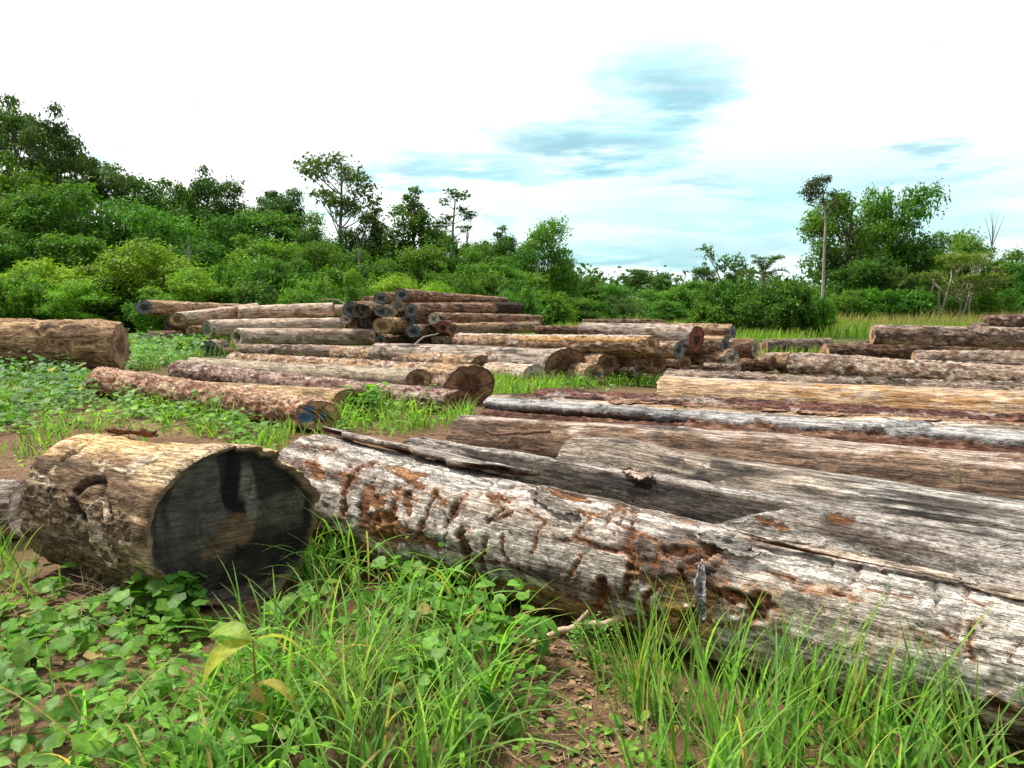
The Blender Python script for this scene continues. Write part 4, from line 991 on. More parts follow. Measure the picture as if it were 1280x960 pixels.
def grass_stem(label, loc, hs, seed):
    root = bpy.data.objects.new('grass_stem', None); COL.objects.link(root); root.location = loc; tag(root, label, 'grass')
    b = Bag(); n = len(hs)
    blades(b, np.zeros((n, 3)) + rng.normal(size=(n, 3))*A3(.02, .02, 0), U(0, 6.28, n), np.array(hs), np.full(n, .007), U(0, .1, n), U(.0, .25, n), greens(n, G1, G2), 5)
    m = 8; blades(b, np.stack([np.zeros(m), np.zeros(m), U(.05, max(hs)*.75, m)], 1), U(0, 6.28, m), U(.12, .22, m), np.full(m, .010), U(.3, .8, m), U(.4, 1.3, m), greens(m, (.12, .26, .04), (.19, .36, .06)), 5)
    link('blade', b.mesh('blade', M_GRASS), root)
grass_stem('lone grass stem rising from behind the crest of the light grey log', at_z(1230, 700)+A3(0, .25, .1), [.62, .5, .3], 1)
grass_stem('short grass stem left of the lone tall grass stem', at_z(1195, 690)+A3(0, .25, .1), [.40, .3], 2)

def stick(name, label, pts, r0, r1, c, cat='stick', twigs=()):
    b = Bag(); P = np.array(pts, float)
    t = np.linspace(0, 1, len(P)); tt = np.linspace(0, 1, len(P)*5)
    Q = np.stack([np.interp(tt, t, P[:, k]) for k in range(3)], 1)
    for _ in range(3): Q[1:-1] = (Q[:-2]+2*Q[1:-1]+Q[2:])/4
    Q += fbm(np.stack([tt*9, tt*0, tt*0+r0*999], 1), 5, 3)[:, None]*r0*.8
    rr = np.linspace(r0, r1, len(Q))*(1+.15*fbm(np.stack([tt*20, tt*0, tt*0], 1), 9, 3))
    V, Fq = tube(Q, rr, 8); b.add(V, Fq, A3(*c))
    for tw in twigs:
        V, Fq = tube(np.array(tw, float), np.linspace(r1, r1*.4, len(tw)), 6); b.add(V, Fq, A3(*c)*.8)
    o = link(name, b.mesh(name, M_DRY)); tag(o, label, cat); return o
a = at_z(640, 818); e = at_y(818, 766, 3.30)[0]; m1 = a + (e-a)*.45 + A3(0, -.05, .07)
stick('fallen_branch', 'pale bare branch leaning on the scarred nearest log', [a + A3(-.05, .1, .01), a + (e-a)*.2 + A3(0, -.02, .03), m1, e], .013, .021, (.56, .40, .28), 'branch', [[m1, m1 + A3(.05, -.02, .08)]])
k0 = at_y(606, 560, 6.3)[0]; k1 = at_y(655, 556, 6.25)[0]; k2 = at_y(689, 538, 6.25)[0]
for kk in (k0, k1): kk[2] = max(kk[2], .5)
stick('curved_stick', 'curved brown stick lying on the smooth blotched grey log', [k0, (k0+k1)/2 - A3(0, 0, .015), k1, k2], .010, .018, (.20, .12, .08))
s0 = at_y(520, 427, 23.8)[0]; stick('dry_vine', 'thin pale dry vine hanging down the edge of the blackened face', [at_y(212, 622, 3.86)[0], at_y(211, 655, 3.84)[0], at_y(200, 690, 3.82)[0], at_y(196, 732, 3.80)[0]], .005, .004, (.48, .40, .30), 'vine'); stick('bent_stick', 'bent dry stick leaning at the foot of the dark pile', [at_y(518, 431, 23.8)[0], at_y(530, 421, 23.9)[0], at_y(548, 417, 24)[0]], .03, .02, (.42, .35, .28))
t1 = at_y(398, 374, 30.5)[0]; stick('dead_branch', 'thin dead branch sticking up behind the pale low stack', [at_y(436, 384, 30)[0], at_y(420, 374, 30.3)[0], t1], .03, .012, (.36, .30, .24), 'branch')
# ------------------------------------------------------------------ trees
def crown_leaves(clumps, nper, size, a, b, up=.4, droop=.2, aspect=.5, seed=0, yel=0.0, hollow=.35):
    """clumps: (centre, horizontal radius, vertical radius)"""
    r = np.random.default_rng(seed)
    Cc = np.array([c[0] for c in clumps], float); Rh = np.array([c[1] for c in clumps]); Rv = np.array([c[2] for c in clumps])
    w = Rh**2; idx = r.choice(len(clumps), int(nper*.8*len(clumps)), p=w/w.sum())
    n = len(idx)
    d = r.normal(size=(n, 3)); d /= np.linalg.norm(d, axis=1)[:, None]
    d[:, 2] = np.where((d[:, 2] < 0) & (r.random(n) < .5), -d[:, 2], d[:, 2])
    rad = hollow + (1-hollow)*r.random(n)**.55
    rad = rad*(1 + .55*fbm(d*3.2 + idx[:, None]*7.7, seed+3, 3)); shoot = fbm(d*5.5 + idx[:, None]*3.1, seed+4, 2) > .55; rad = np.where(shoot, rad*1.28, rad)
    P = Cc[idx] + d*rad[:, None]*np.stack([Rh[idx], Rh[idx], Rv[idx]], 1)
    nrm = d*.55 + A3(0, 0, up) + r.normal(size=(n, 3))*.55; nrm /= np.linalg.norm(nrm, axis=1)[:, None]
    tan = r.normal(size=(n, 3)) + d*.8 - A3(0, 0, droop*2); tan -= nrm*(tan*nrm).sum(1)[:, None]; tan /= np.linalg.norm(tan, axis=1)[:, None]
    sd = np.cross(nrm, tan)
    s = size*1.15*(.5 + .95*r.random(n))[:, None]
    p0 = P - tan*s*.5; p2 = P + tan*s*.5 - A3(0, 0, 1)*s*.12
    p1 = P + sd*s*aspect*.5 + nrm*s*.06; p3 = P - sd*s*aspect*.5 + nrm*s*.06
    V = np.stack([p0, p1, p2, p3], 1).reshape(-1, 3)
    Fq = np.arange(n*4).reshape(-1, 4)
    cl = r.random(len(clumps))[idx][:, None]
    c = lerp(A3(*a), A3(*b), np.clip(.62*cl + .38*r.random((n, 1)), 0, 1))*(1 + .16*r.normal(size=(n, 1)))
    if yel: c = np.where(r.random((n, 1)) < yel, A3(.26, .15, .05), c)
    c = np.repeat(np.clip(c, .008, .5)[:, None], 4, 1).reshape(-1, 3)
    return V, Fq, c
def limb(bag, p, q, r0, r1, sag, seed, col, sides=5, n=7):
    r = np.random.default_rng(seed); t = np.linspace(0, 1, n)[:, None]
    p, q = np.array(p, float), np.array(q, float)
    m = (p+q)/2 + A3(0, 0, -sag) + r.normal(size=3)*np.linalg.norm(q-p)*.07
    P = (1-t)**2*p + 2*t*(1-t)*m + t*t*q
    V, Fq = tube(P, np.linspace(r0, r1, n), sides); bag.add(V, Fq, col)
PROTO = {}
def proto(kind, h, trunk, r_trunk, clumps, nper, size, a, b, bark=(.16, .13, .10), limbs=True, path=None, seed=1, top=.9, extra=None, mat=None, **kw):
    """trunk: height of the clear trunk top; clumps as in crown_leaves; builds meshes once"""
    tb = Bag(); r = np.random.default_rng(seed); bc = A3(*bark)
    if path is None: path = [(0, 0, -.3), (r.normal()*.15, r.normal()*.15, trunk*.5), (r.normal()*.25, r.normal()*.25, trunk)]
    path = np.array(path, float); t = np.linspace(0, 1, len(path)); tt = np.linspace(0, 1, 14)
    Q = np.stack([np.interp(tt, t, path[:, k]) for k in range(3)], 1)
    for _ in range(2): Q[1:-1] = (Q[:-2]+2*Q[1:-1]+Q[2:])/4
    V, Fq = tube(Q, r_trunk*(1 - .72*tt)*(1 + .35*np.exp(-tt*14)), 8); tb.add(V, Fq, bc)
    if limbs:
        for i, (c, rh, rv) in enumerate(clumps):
            c = np.array(c); dz = np.linalg.norm(c[:2] - Q[-1, :2])
            hz = np.clip(c[2] - .75*dz - .4*rv, Q[-1, 2]*.45, Q[-1, 2]); k = np.argmin(np.abs(Q[:, 2]-hz))
            limb(tb, Q[k], c, r_trunk*.34*(1-.4*k/14), .02, .12*dz, seed*100+i, bc)
            for j in range(3):
                q = c + r.normal(size=3)*A3(rh, rh, rv)*.6; limb(tb, (Q[k]*.3+c*.7), q, .035, .012, 0, seed*100+i*9+j, bc, 4, 4)
    if extra: extra(tb, Q, bc)
    tm = tb.mesh('trunk', M_TRUNK); cm = None
    if clumps and nper:
        V, Fq, c = crown_leaves(clumps, nper, size, a, b, seed=seed, **kw); cm = mesh_np('crown', V, [Fq], mat or M_TREE, c)
    allz = [c[0][2]+c[2]*.95 for c in clumps] or [h]
    wd = 2*np.percentile([math.hypot(c[0][0], c[0][1])+c[1]*.9 for c in clumps], 85) if clumps else 3
    PROTO[kind] = (tm, cm, max(allz), wd)
def ball(n, R, z0, z1, rc, seed, flat=.65, shell=.5, shape='dome'):
    r = np.random.default_rng(seed); out = []
    tries = 0
    while len(out) < n and tries < 5000:
        tries += 1
        d = r.normal(size=3); d /= np.linalg.norm(d); f = shell + (1-shell)*r.random()
        p = d*f
        z = (p[2]+1)/2
        if shape == 'cone': k = (1-z)**.6*.8 + .24
        elif shape == 'flat': k = 1.0
        else: k = 1.0
        c = np.array([p[0]*R*k, p[1]*R*k, z0 + (z1-z0)*z]); q = rc*(.5+.95*r.random()**1.5)*(k*.6+.4 if shape == 'cone' else 1)
        if all(np.linalg.norm((c-o[0])*A3(1, 1, 1.2)) > .62*(q+o[1])*.75 for o in out): out.append((c, q, q*flat))
    return out
DK = ((.042, .125, .02), (.10, .23, .034)); MD = ((.052, .16, .02), (.13, .29, .034)); LM = ((.125, .29, .02), (.24, .42, .034)); OL = ((.06, .095, .025), (.12, .15, .04)); BR = ((.068, .18, .02), (.155, .32, .034))
proto('broad', 10, 4.5, .22, ball(36, 3.2, 1.0, 9.3, 1.25, 11, .85, .35), 520, .25, *DK, seed=11)
proto('broad2', 10, 4.5, .22, ball(40, 3.0, .8, 9.2, 1.15, 12, .9, .35), 480, .23, *MD, seed=12)
proto('broad3', 10, 4.5, .22, ball(32, 3.4, 1.0, 9.0, 1.35, 13, .75, .35), 540, .27, *BR, seed=13)
proto('lime', 6, 2.4, .14, ball(34, 3.0, .4, 5.4, 1.0, 14, .55), 520, .20, *LM, seed=14, up=.9, droop=.4, aspect=.36)
proto('bush', 4, 1.2, .10, ball(26, 2.2, .2, 3.5, .85, 15, .85), 480, .18, *MD, seed=15)
proto('bush2', 4, 1.2, .10, ball(26, 2.4, .2, 3.3, .9, 16, .75), 480, .20, *BR, seed=16)
proto('bush3', 4, 1.2, .10, ball(24, 2.2, .2, 3.5, .9, 17, .85), 480, .22, *DK, seed=17, aspect=.6)
proto('airy', 12, 8.5, .20, ball(26, 3.3, 6.4, 11.6, .85, 18, .6), 120, .26, (.045, .11, .03), (.11, .19, .045), (.30, .25, .20), seed=18, yel=.03,
      path=[(0, 0, -.3), (.15, 0, 3.2), (-.2, 0, 5.5), (-.1, .2, 8.2), (.2, 0, 10.6)])
proto('column', 11, 9.5, .25, ball(46, 3.3, .3, 10.4, 1.15, 19, .95, .3, 'cone') + [((.3, 0, 10.3), .6, .5), ((-.4, 0, 9.6), .6, .5), ((.6, .2, 9.0), .8, .6)], 430, .24, (.045, .115, .018), (.105, .20, .03), seed=19, yel=.04)
proto('scraggly', 12, 10.5, .16, [((-.4, 0, 11.5), .6, .45), ((.15, .2, 11.9), .45, .35), ((.6, .1, 11.0), .45, .4), ((-1.0, 0, 9.7), .65, .5), ((-.6, .3, 10.2), .4, .35), ((.9, .2, 8.9), .7, .5), ((.5, -.2, 9.5), .5, .45), ((1.3, 0, 8.6), .4, .3), ((-.8, 0, 8.5), .5, .4)]
      + [((.1*math.sin(z*3), 0, z), .38+.3*(z < 4), .6) for z in (.8, 1.8, 2.8, 3.8, 4.8, 5.8, 6.6, 7.3)], 130, .22, (.03, .085, .022), (.07, .15, .03), (.38, .36, .32), seed=20,
      path=[(0, 0, -.3), (0, 0, 5), (.12, 0, 8), (-.1, 0, 11)])
proto('umbrella', 10, 7.5, .2, ball(24, 3.0, 5.6, 9.0, 1.1, 21, .55, .3), 400, .22, (.04, .10, .03), (.08, .15, .045), (.28, .25, .22), seed=21)
proto('emergent', 14, 9, .26, ball(34, 3.7, 4.2, 13.5, 1.2, 22, .7, .5), 330, .27, (.035, .09, .02), (.085, .165, .034), (.26, .24, .22), seed=22,
      path=[(0, 0, -.3), (.3, 0, 4.5), (-.2, .2, 9), (.2, 0, 11)])
proto('spreading', 12, 6.5, .36, ball(44, 4.3, 2.6, 11.5, 1.25, 23, .8, .5), 360, .26, (.05, .15, .018), (.13, .27, .03), (.13, .11, .09), seed=23,
      path=[(0, 0, -.3), (.1, 0, 3), (-.1, .1, 6.0), (.3, 0, 9.5)])
def two_limbs(tb, Q, bc):
    for i, e in enumerate([(-1.4, 0, 11.9), (-.4, .1, 12.6), (.6, 0, 12.0), (.2, 0, 12.9)]): limb(tb, Q[-2], e, .08, .02, 0, 500+i, bc)
proto('whitestem', 13, 12, .19, [((.9, .2, 11.6), .7, .5), ((.5, -.2, 10.2), .6, .5), ((1.2, .1, 10.8), .5, .4), ((-1.5, 0, 12.4), 1.25, 0.54), ((-.7, .2, 12.9), 1.12, 0.51), ((-2.2, .1, 11.8), 0.88, 0.42), ((-1.3, -.2, 11.7), 1.00, 0.51), ((.2, .1, 13.1), 0.44, 0.31), ((-.3, 0, 10.9), 0.50, 0.51), ((-1.9, 0, 11.1), 0.62, 0.34)], 230, .22, (.045, .075, .035), (.09, .12, .055), (.52, .47, .42), seed=24,
      path=[(0, 0, -.3), (.12, 0, 4), (-.02, 0, 7.5), (.1, 0, 9.5), (-.35, 0, 11), (-.4, 0, 12.3)], extra=two_limbs, limbs=True)
def multi(tb, Q, bc):
    for i, (x, z, e) in enumerate([(-2.4, 0, (-1.9, 0, 5.2)), (-1.7, 0, (-.6, .2, 5)), (.2, 0, (.9, 0, 5.4)), (1.0, 0, (1.3, 0, 6)), (-.9, 0, (-1.4, .2, 3.6))]):
        limb(tb, (x, .1*i, -.2), e, .13, .05, -.2, 600+i, A3(.50, .45, .36), 6, 9)
proto('multistem', 8, 3, .13, ball(24, 3.2, 2.6, 7.4, .95, 25, .45, .5), 300, .20, (.09, .15, .025), (.18, .25, .045), (.46, .41, .33), seed=25, extra=multi, up=.9, aspect=.4)
def scrag(tb, Q, bc):
    limb(tb, (0, 0, 1), (-2.2, 0, 5.8), .09, .03, -.9, 700, A3(.4, .36, .3), 5, 9); limb(tb, (0, 0, 1.4), (1.0, 0, 4.6), .08, .03, -.1, 701, A3(.4, .36, .3), 5, 9)
proto('sparse', 7, 3.4, .10, [((-2.2, 0, 6.0), .7, .5), ((-1.7, .3, 5.5), .5, .4), ((-.5, 0, 5.1), .8, .6), ((-.9, 0, 4.5), .6, .5), ((.6, .2, 5.2), .6, .5), ((.4, 0, 4.7), .8, .4), ((1.1, 0, 4.2), .7, .4), ((.2, .2, 3.8), .9, .5), ((-.4, 0, 3.2), .8, .6), ((.9, 0, 3.2), .8, .6)], 110, .26, (.05, .13, .035), (.10, .21, .06), (.36, .33, .28), seed=26, extra=scrag)
def fronds(n, L, seed, a=(.06, .115, .035), b=(.12, .19, .06), rise=(.2, 1.1)):
    r = np.random.default_rng(seed); bag = Bag()
    for i in range(n):
        yw = 2*np.pi*i/n + r.normal()*.25; el = r.uniform(*rise); ln = L*r.uniform(.8, 1.1)
        k = 13; s = np.linspace(0, 1, k); ang = el - s**1.4*r.uniform(1.0, 1.9)
        d = np.cumsum(np.cos(ang))*ln/k; z = np.cumsum(np.sin(ang))*ln/k
        P = np.stack([d*math.cos(yw), d*math.sin(yw), z], 1); V, Fq = tube(P, np.linspace(.035, .008, k), 4); bag.add(V, Fq, A3(.16, .18, .06))
        m = 46; t = np.linspace(.12, 1, m); B = np.stack([np.interp(t, s, P[:, q]) for q in range(3)], 1)
        for sg in (-1, 1):
            ya = yw + sg*(1.15 + .2*r.normal(size=m)); ll = L*.26*np.sin(np.clip(t*np.pi*.9+.25, 0, 3.1))
            blades(bag, B, ya, np.clip(ll, .1, None), np.full(m, .07), np.full(m, 1.2)+.3*r.normal(size=m), np.full(m, 1.0), lerp(A3(*a), A3(*b), r.random((m, 1))), 3)
    return bag.mesh('crown', M_TREE)
def palm(kind, h, nf, L, seed, rise):
    tb = Bag(); P = np.array([(0, 0, -.3), (.1, 0, h*.5), (.05, .1, h)]); V, Fq = tube(np.stack([np.interp(np.linspace(0, 1, 9), [0, .5, 1], P[:, q]) for q in range(3)], 1), np.linspace(.2, .15, 9), 8); tb.add(V, Fq, A3(.25, .21, .16))
    cm = fronds(nf, L, seed, rise=rise); cm.transform(__import__('mathutils').Matrix.Translation((.05, .1, h))); PROTO[kind] = (tb.mesh('trunk', M_TRUNK), cm, h + L*.62, L*1.5)
palm('palm', 4.3, 15, 2.9, 31, (.3, 1.35)); palm('lowpalm', 1.0, 14, 3.0, 32, (.5, 1.4))
def dead(tb, Q, bc):
    for i, e in enumerate([(-1.0, 0, 9.6), (.8, 0, 10.2), (.1, .2, 10.6), (1.3, 0, 9.4), (-.5, 0, 10.3), (1.6, 0, 10.0)]): limb(tb, Q[-4], e, .06, .012, -.2, 800+i, bc)
proto('bare', 10, 8.8, .15, [], 0, .1, *DK, bark=(.42, .38, .34), seed=33, extra=dead)
cnt = 0
def tree(kind, u, vtop, wpx, Y, label, name='tree', cat='tree', rot=None, group='trees of the forest edge', zs=1.0):
    """the tree whose top is seen at (u, vtop), wpx wide, standing Y metres away"""
    global cnt; cnt += 1
    tm, cm, ph, pw = PROTO[kind]
    P, t = at_y(u, vtop, Y); g = float(terrain(P[0], P[1])); hgt = P[2] - g; wd = wpx*t/F
    root = bpy.data.objects.new(name, None); COL.objects.link(root); tag(root, label, cat, group)
    root.location = (P[0], P[1], g); sz = hgt/ph; sx = wd/pw
    r = np.random.default_rng(cnt*13)
    root.rotation_euler = (0, 0, r.uniform(0, 6.28) if rot is None else rot); root.scale = (sx, sx, sz)
    link('trunk', tm, root)
    if cm: link('crown', cm, root)
    return root
T = tree
# tall back rank, from the corner of the picture to the centre
T('emergent', 12, 116, 118, 50, 'tall dark open crowned tree at the very corner of the forest')
T('emergent', 66, 128, 92, 47, 'tall dark tree with an open crown, second from the corner of the forest')
T('umbrella', 122, 198, 110, 55, 'dark flat crowned tree stepping down from the tall corner trees')
T('broad', 190, 224, 100, 58, 'dark round tree beneath the white sky, between the flat crown and the twin topped tree')
T('emergent', 258, 207, 88, 54, 'dark twin topped tree with a feathery tip against the white sky')
T('broad', 232, 232, 80, 52, 'dark tree filling in beside the twin topped tree')
T('umbrella', 352, 235, 66, 58, 'umbrella shaped flat crown rising above the forest edge')
T('broad2', 330, 262, 110, 54, 'rounded green tree under the umbrella shaped crown')
T('airy', 424, 189, 110, 56, 'slender airy tree with see through crown, highest of the middle forest')
T('broad', 396, 284, 84, 52, 'dark tree at the foot of the airy tree')
T('column', 468, 250, 66, 55, 'brownish vine hung tree between the airy tree and the pointed dark tree')
T('column', 516, 233, 88, 53, 'pointed dark tree draped in creepers')
T('scraggly', 567, 236, 54, 56, 'thin scraggly tree with a few flat leaf tufts and a vine wrapped stem')
T('bare', 583, 262, 24, 58, 'thin dead stem beside the scraggly tree')
T('broad', 592, 302, 76, 54, 'dark tree under the scraggly tree')
T('column', 626, 282, 58, 58, 'narrow ragged tree left of the big round topped tree')
T('broad2', 684, 275, 80, 54, 'big round topped tree at the end of the tall forest')
T('broad', 655, 310, 66, 52, 'dark tree leaning against the big round topped tree')
T('broad', 706, 330, 40, 56, 'dark lower shoulder of forest right of the big round topped tree')
T('broad2', 548, 284, 70, 57, 'green tree filling the gap between the pointed dark tree and the scraggly tree')
T('broad3', 606, 300, 78, 60, 'mid green tree behind the ragged narrow tree')
T('broad', 640, 296, 60, 57, 'dark tree closing the gap before the big round topped tree')
T('broad2', 372, 264, 76, 57, 'green tree between the umbrella crown and the airy tree')
T('broad', 442, 284, 66, 54, 'dark tree between the airy tree and the brownish vine hung tree')
T('broad3', 296, 252, 74, 57, 'green tree between the twin topped tree and the umbrella crown')
# middle rank
T('broad3', 18, 196, 118, 45, 'green tree below the two tall corner trees')
T('broad2', 62, 228, 128, 42, 'lighter yellowish green tree below the corner trees')
T('broad', 148, 246, 112, 45, 'dark mid slope tree beneath the flat dark crown')
T('broad2', 204, 262, 108, 43, 'fresh green mid slope tree above the lime bush')
T('broad', 282, 268, 100, 46, 'dark mid slope tree beside the twin topped tree')
T('broad3', 104, 286, 116, 40, 'bushy green tree above the feathery lime bush')
T('broad', -6, 282, 116, 39, 'dark green tree cut by the picture edge')
T('broad3', 330, 296, 104, 43, 'bright green tree on the slope below the umbrella crown')
T('broad2', 398, 304, 100, 42, 'light green tree below the airy tree')
T('broad', 454, 312, 86, 43, 'dark green tree below the brownish vine hung tree')
T('broad2', 528, 306, 84, 44, 'deep green tree below the pointed dark tree')
T('broad3', 606, 322, 88, 45, 'green tree before the scraggly tree')
T('broad', 250, 300, 92, 42, 'shadowy tree between the fresh green and the bright green ones')
T('broad2', 655, 338, 80, 47, 'leafy tree at the foot of the big round topped tree')
T('broad', -90, 170, 150, 48, 'tall tree just outside the picture beside the corner trees')
T('broad2', -130, 260, 150, 42, 'green tree just outside the picture behind the huge ochre log')
# bushes at the foot of the forest
GB = 'bushes at the foot of the forest'
B = lambda k, u, v, w_, Y, lab, **q: tree(k, u, v, w_, Y, lab, 'bush', 'bush', group=GB, **q)
B('lime', 176, 303, 150, 35.5, 'large feathery lime green bush, brightest of the forest foot')
B('lime', 232, 338, 110, 33.5, 'low feathery lime bush over the end of the pale low stack')
B('lime', 60, 326, 118, 35, 'yellowish feathery bush behind the huge ochre log')
B('bush3', 140, 348, 90, 34, 'dark bush in front of the large lime bush')
B('bush2', 12, 340, 110, 33, 'leafy green bush above the near end of the huge ochre log')
B('lime', 100, 352, 90, 32.5, 'small lime bush behind the end of the huge ochre log')
B('bush', 196, 368, 70, 32, 'dark low bush behind the topmost pale log')
B('bush2', 296, 330, 104, 35.5, 'mid green bush behind the pale low stack')
B('bush', 352, 322, 110, 36.5, 'tall green bush behind the middle of the pale low stack')
B('bush3', 316, 352, 90, 33.5, 'dark bush right behind the pale low stack')
B('bush', 384, 350, 84, 33.5, 'dense dark green bush where the pale stack meets the dark pile')
B('bush2', 424, 334, 100, 36, 'bright green bush behind the gap between the two stacks')
B('bush', 440, 358, 70, 33, 'dark low bush behind the near corner of the dark pile')
B('lime', 500, 344, 100, 35.5, 'yellowish bush behind the top of the dark pile')
B('bush', 560, 340, 90, 37, 'green bush above the tapering topmost log')
B('lime', 548, 354, 80, 34.5, 'low lime bush peeping over the dark pile')
B('bush3', 612, 345, 84, 38, 'dark bush behind the tip of the topmost log')
B('bush2', 648, 360, 70, 36, 'leafy bush just beyond the sooty tip')
B('bush2', 690, 362, 70, 42, 'green bush at the right foot of the big round topped tree')
B('bush', -80, 350, 120, 34, 'bush outside the picture beside the huge ochre log')
# low centre
GC = 'low trees across the middle distance'
T('broad', 738, 346, 66, 66, 'low dark tree next to the end of the tall forest', group=GC)
T('broad2', 770, 356, 56, 62, 'low green tree behind the fan of a short palm', group=GC)
T('lowpalm', 780, 368, 56, 50, 'short palm fanning out at the dark forest foot', 'palm_tree', 'palm', group=GC)
T('umbrella', 800, 336, 50, 105, 'far dome shaped tree on the skyline', group=GC)
T('broad', 829, 340, 34, 100, 'far round tree right of the dome shaped one', group=GC)
T('broad2', 822, 362, 64, 68, 'low mid green tree in the gap of the skyline', group=GC)
T('broad3', 860, 348, 66, 66, 'low olive tree below the ragged little crown', group=GC)
T('emergent', 880, 327, 36, 78, 'ragged little crown poking over the low trees', group=GC)
T('broad2', 836, 376, 56, 54, 'small low tree behind the far bark log', group=GC)
T('sparse', 917, 306, 64, 58, 'thin curved tree with sparse leaf tufts beside the palm', group=GC, rot=0)
T('palm', 957, 318, 62, 55, 'palm with drooping grey green fronds', 'palm_tree', 'palm', group=GC)
T('bush3', 910, 350, 84, 37, 'large dark leafy bush in front of the thin curved tree', 'bush', 'bush', group=GC)
T('bush3', 984, 350, 78, 36, 'large dark leafy bush in front of the palm', 'bush', 'bush', group=GC)
T('bush2', 888, 378, 62, 36, 'low bright green bush beside the sawn log ends', 'bush', 'bush', group=GC)
T('bush', 946, 368, 70, 35, 'dark bush between the two large leafy bushes', 'bush', 'bush', group=GC)
T('bush2', 1022, 372, 60, 36, 'loose green bush at the start of the meadow', 'bush', 'bush', group=GC)
T('broad', 1000, 352, 56, 80, 'dim tree behind the palm', group=GC)
T('broad2', 722, 372, 60, 50, 'small green tree behind the tip of the dark pile', group=GC)
# right hand group
GR = 'trees behind the meadow'
T('whitestem', 1034, 219, 56, 58, 'tall tree with bare pale stem and a leaning flat tuft on top', group=GR, rot=0)
T('spreading', 1064, 243, 118, 66, 'large leafy tree right behind the pale stemmed tree', group=GR, rot=.6)
T('spreading', 1118, 233, 104, 68, 'tallest spreading tree behind the meadow, sunlit green', group=GR, rot=2.4)
T('broad', 1090, 318, 100, 62, 'dark tree at the foot of the two spreading trees', group=GR)
T('broad', 1196, 287, 92, 80, 'dark tree behind the yellowish many stemmed tree', group=GR)
T('bare', 1241, 266, 30, 76, 'dead tree with bare forked twigs', group=GR, rot=0)
T('multistem', 1204, 314, 110, 58, 'yellowish tree with several leaning pale stems', group=GR, rot=0)
T('broad2', 1152, 296, 66, 66, 'green tree between the spreading tree and the many stemmed tree', group=GR)
T('broad', 1262, 312, 76, 74, 'dark tree by the picture edge behind the many stemmed tree', group=GR)
T('lowpalm', 1128, 340, 74, 60, 'short palm under the spreading trees', 'palm_tree', 'palm', group=GR, rot=1.0)
T('broad2', 1296, 326, 80, 66, 'green tree cut by the picture edge', group=GR)
T('bush', 1064, 362, 60, 58, 'bush at the foot of the pale stem', 'bush', 'bush', group=GR)
T('bush2', 1098, 360, 64, 57, 'bright bush under the spreading trees', 'bush', 'bush', group=GR)
T('bush3', 1140, 362, 70, 57, 'dark bush left of the many stemmed tree', 'bush', 'bush', group=GR)
T('bush', 1176, 366, 60, 62, 'bush behind the pale leaning stems', 'bush', 'bush', group=GR)
T('bush2', 1244, 368, 70, 57, 'bush right of the many stemmed tree', 'bush', 'bush', group=GR)
T('bush3', 1030, 366, 50, 64, 'shady bush behind the pale stem', 'bush', 'bush', group=GR)
T('bush3', 1216, 372, 60, 66, 'shady bush behind the many stemmed tree', 'bush', 'bush', group=GR)
T('broad', 1370, 300, 120, 66, 'tree just outside the picture behind the meadow', group=GR)
# pale stems and dead twigs that show against the foliage
for u_, v_, w__, Y_, lb in ((236, 296, 18, 40, 'thin dead stem standing out before the fresh green trees'), (448, 300, 16, 41, 'thin pale dead stem below the brownish vine hung tree'), (672, 322, 16, 46, 'thin pale dead stem before the big round topped tree')):
    T('bare', u_, v_, w__, Y_, lb)
# unbroken low growth and the wood on the horizon
r = np.random.default_rng(99); cl = []
for i in range(330):
    y = r.uniform(36, 66); x = r.uniform(-y*.95, -1 + (y-36)*.12 + 2); cl.append(((x, y, float(terrain(x, y)) + r.uniform(.2, 2.4)), r.uniform(.9, 1.7), r.uniform(.6, 1.2)))
for i in range(150):
    y = r.uniform(58, 84); x = r.uniform(3, 62); cl.append(((x, y, float(terrain(x, y)) + r.uniform(.2, 1.7)), r.uniform(.9, 1.8), r.uniform(.6, 1.1)))
V, Fq, c = crown_leaves(cl, 190, .30, (.045, .13, .018), (.10, .22, .03), seed=5)
o = link('undergrowth', mesh_np('undergrowth', V, [Fq], M_TREE, c)); tag(o, 'unbroken low undergrowth between the trunks of the forest', None, None, 'stuff')
cl = []
for i in range(420):
    y = r.uniform(95, 190); x = r.uniform(-.35*y-20, 1.1*y); cl.append(((x, y, float(terrain(x, y)) + r.uniform(.5, 5.2)), r.uniform(2, 3.6), r.uniform(1.6, 2.6)))
V, Fq, c = crown_leaves(cl, 150, .75, (.045, .115, .03), (.09, .18, .05), seed=6)
o = link('treeline', mesh_np('treeline', V, [Fq], M_TREE, c)); tag(o, 'far low wood closing the horizon', None, None, 'stuff')
# ------------------------------------------------------------------ sky and sun
w = bpy.data.worlds.new('World'); SC.world = w; w.use_nodes = True
nt = w.node_tree; nt.nodes.clear(); N = NT(nt)
out = nt.nodes.new('ShaderNodeOutputWorld'); bg = nt.nodes.new('ShaderNodeBackground'); N.l(bg.outputs[0], out.inputs[0])
SUN_EL, SUN_AZ = math.radians(58), math.radians(-58)       # azimuth from straight ahead, negative = left
sky = N.n('ShaderNodeTexSky', sky_type='NISHITA'); sky.sun_disc = False
sky.sun_elevation = SUN_EL; sky.sun_rotation = SUN_AZ; sky.dust_density = 1.5; sky.air_density = 1.0; sky.ozone_density = 2.0
tc = N.n('ShaderNodeTexCoord'); sx = N.n('ShaderNodeSeparateXYZ', i_0=tc.outputs['Generated'])
az = N.math('ARCTAN2', sx.outputs[0], sx.outputs[1]); el = N.math('ARCSINE', sx.outputs[2])
cv = N.n('ShaderNodeCombineXYZ', i_0=N.math('MULTIPLY', az, 1.0), i_1=N.math('MULTIPLY', el, 3.0), i_2=0.0)
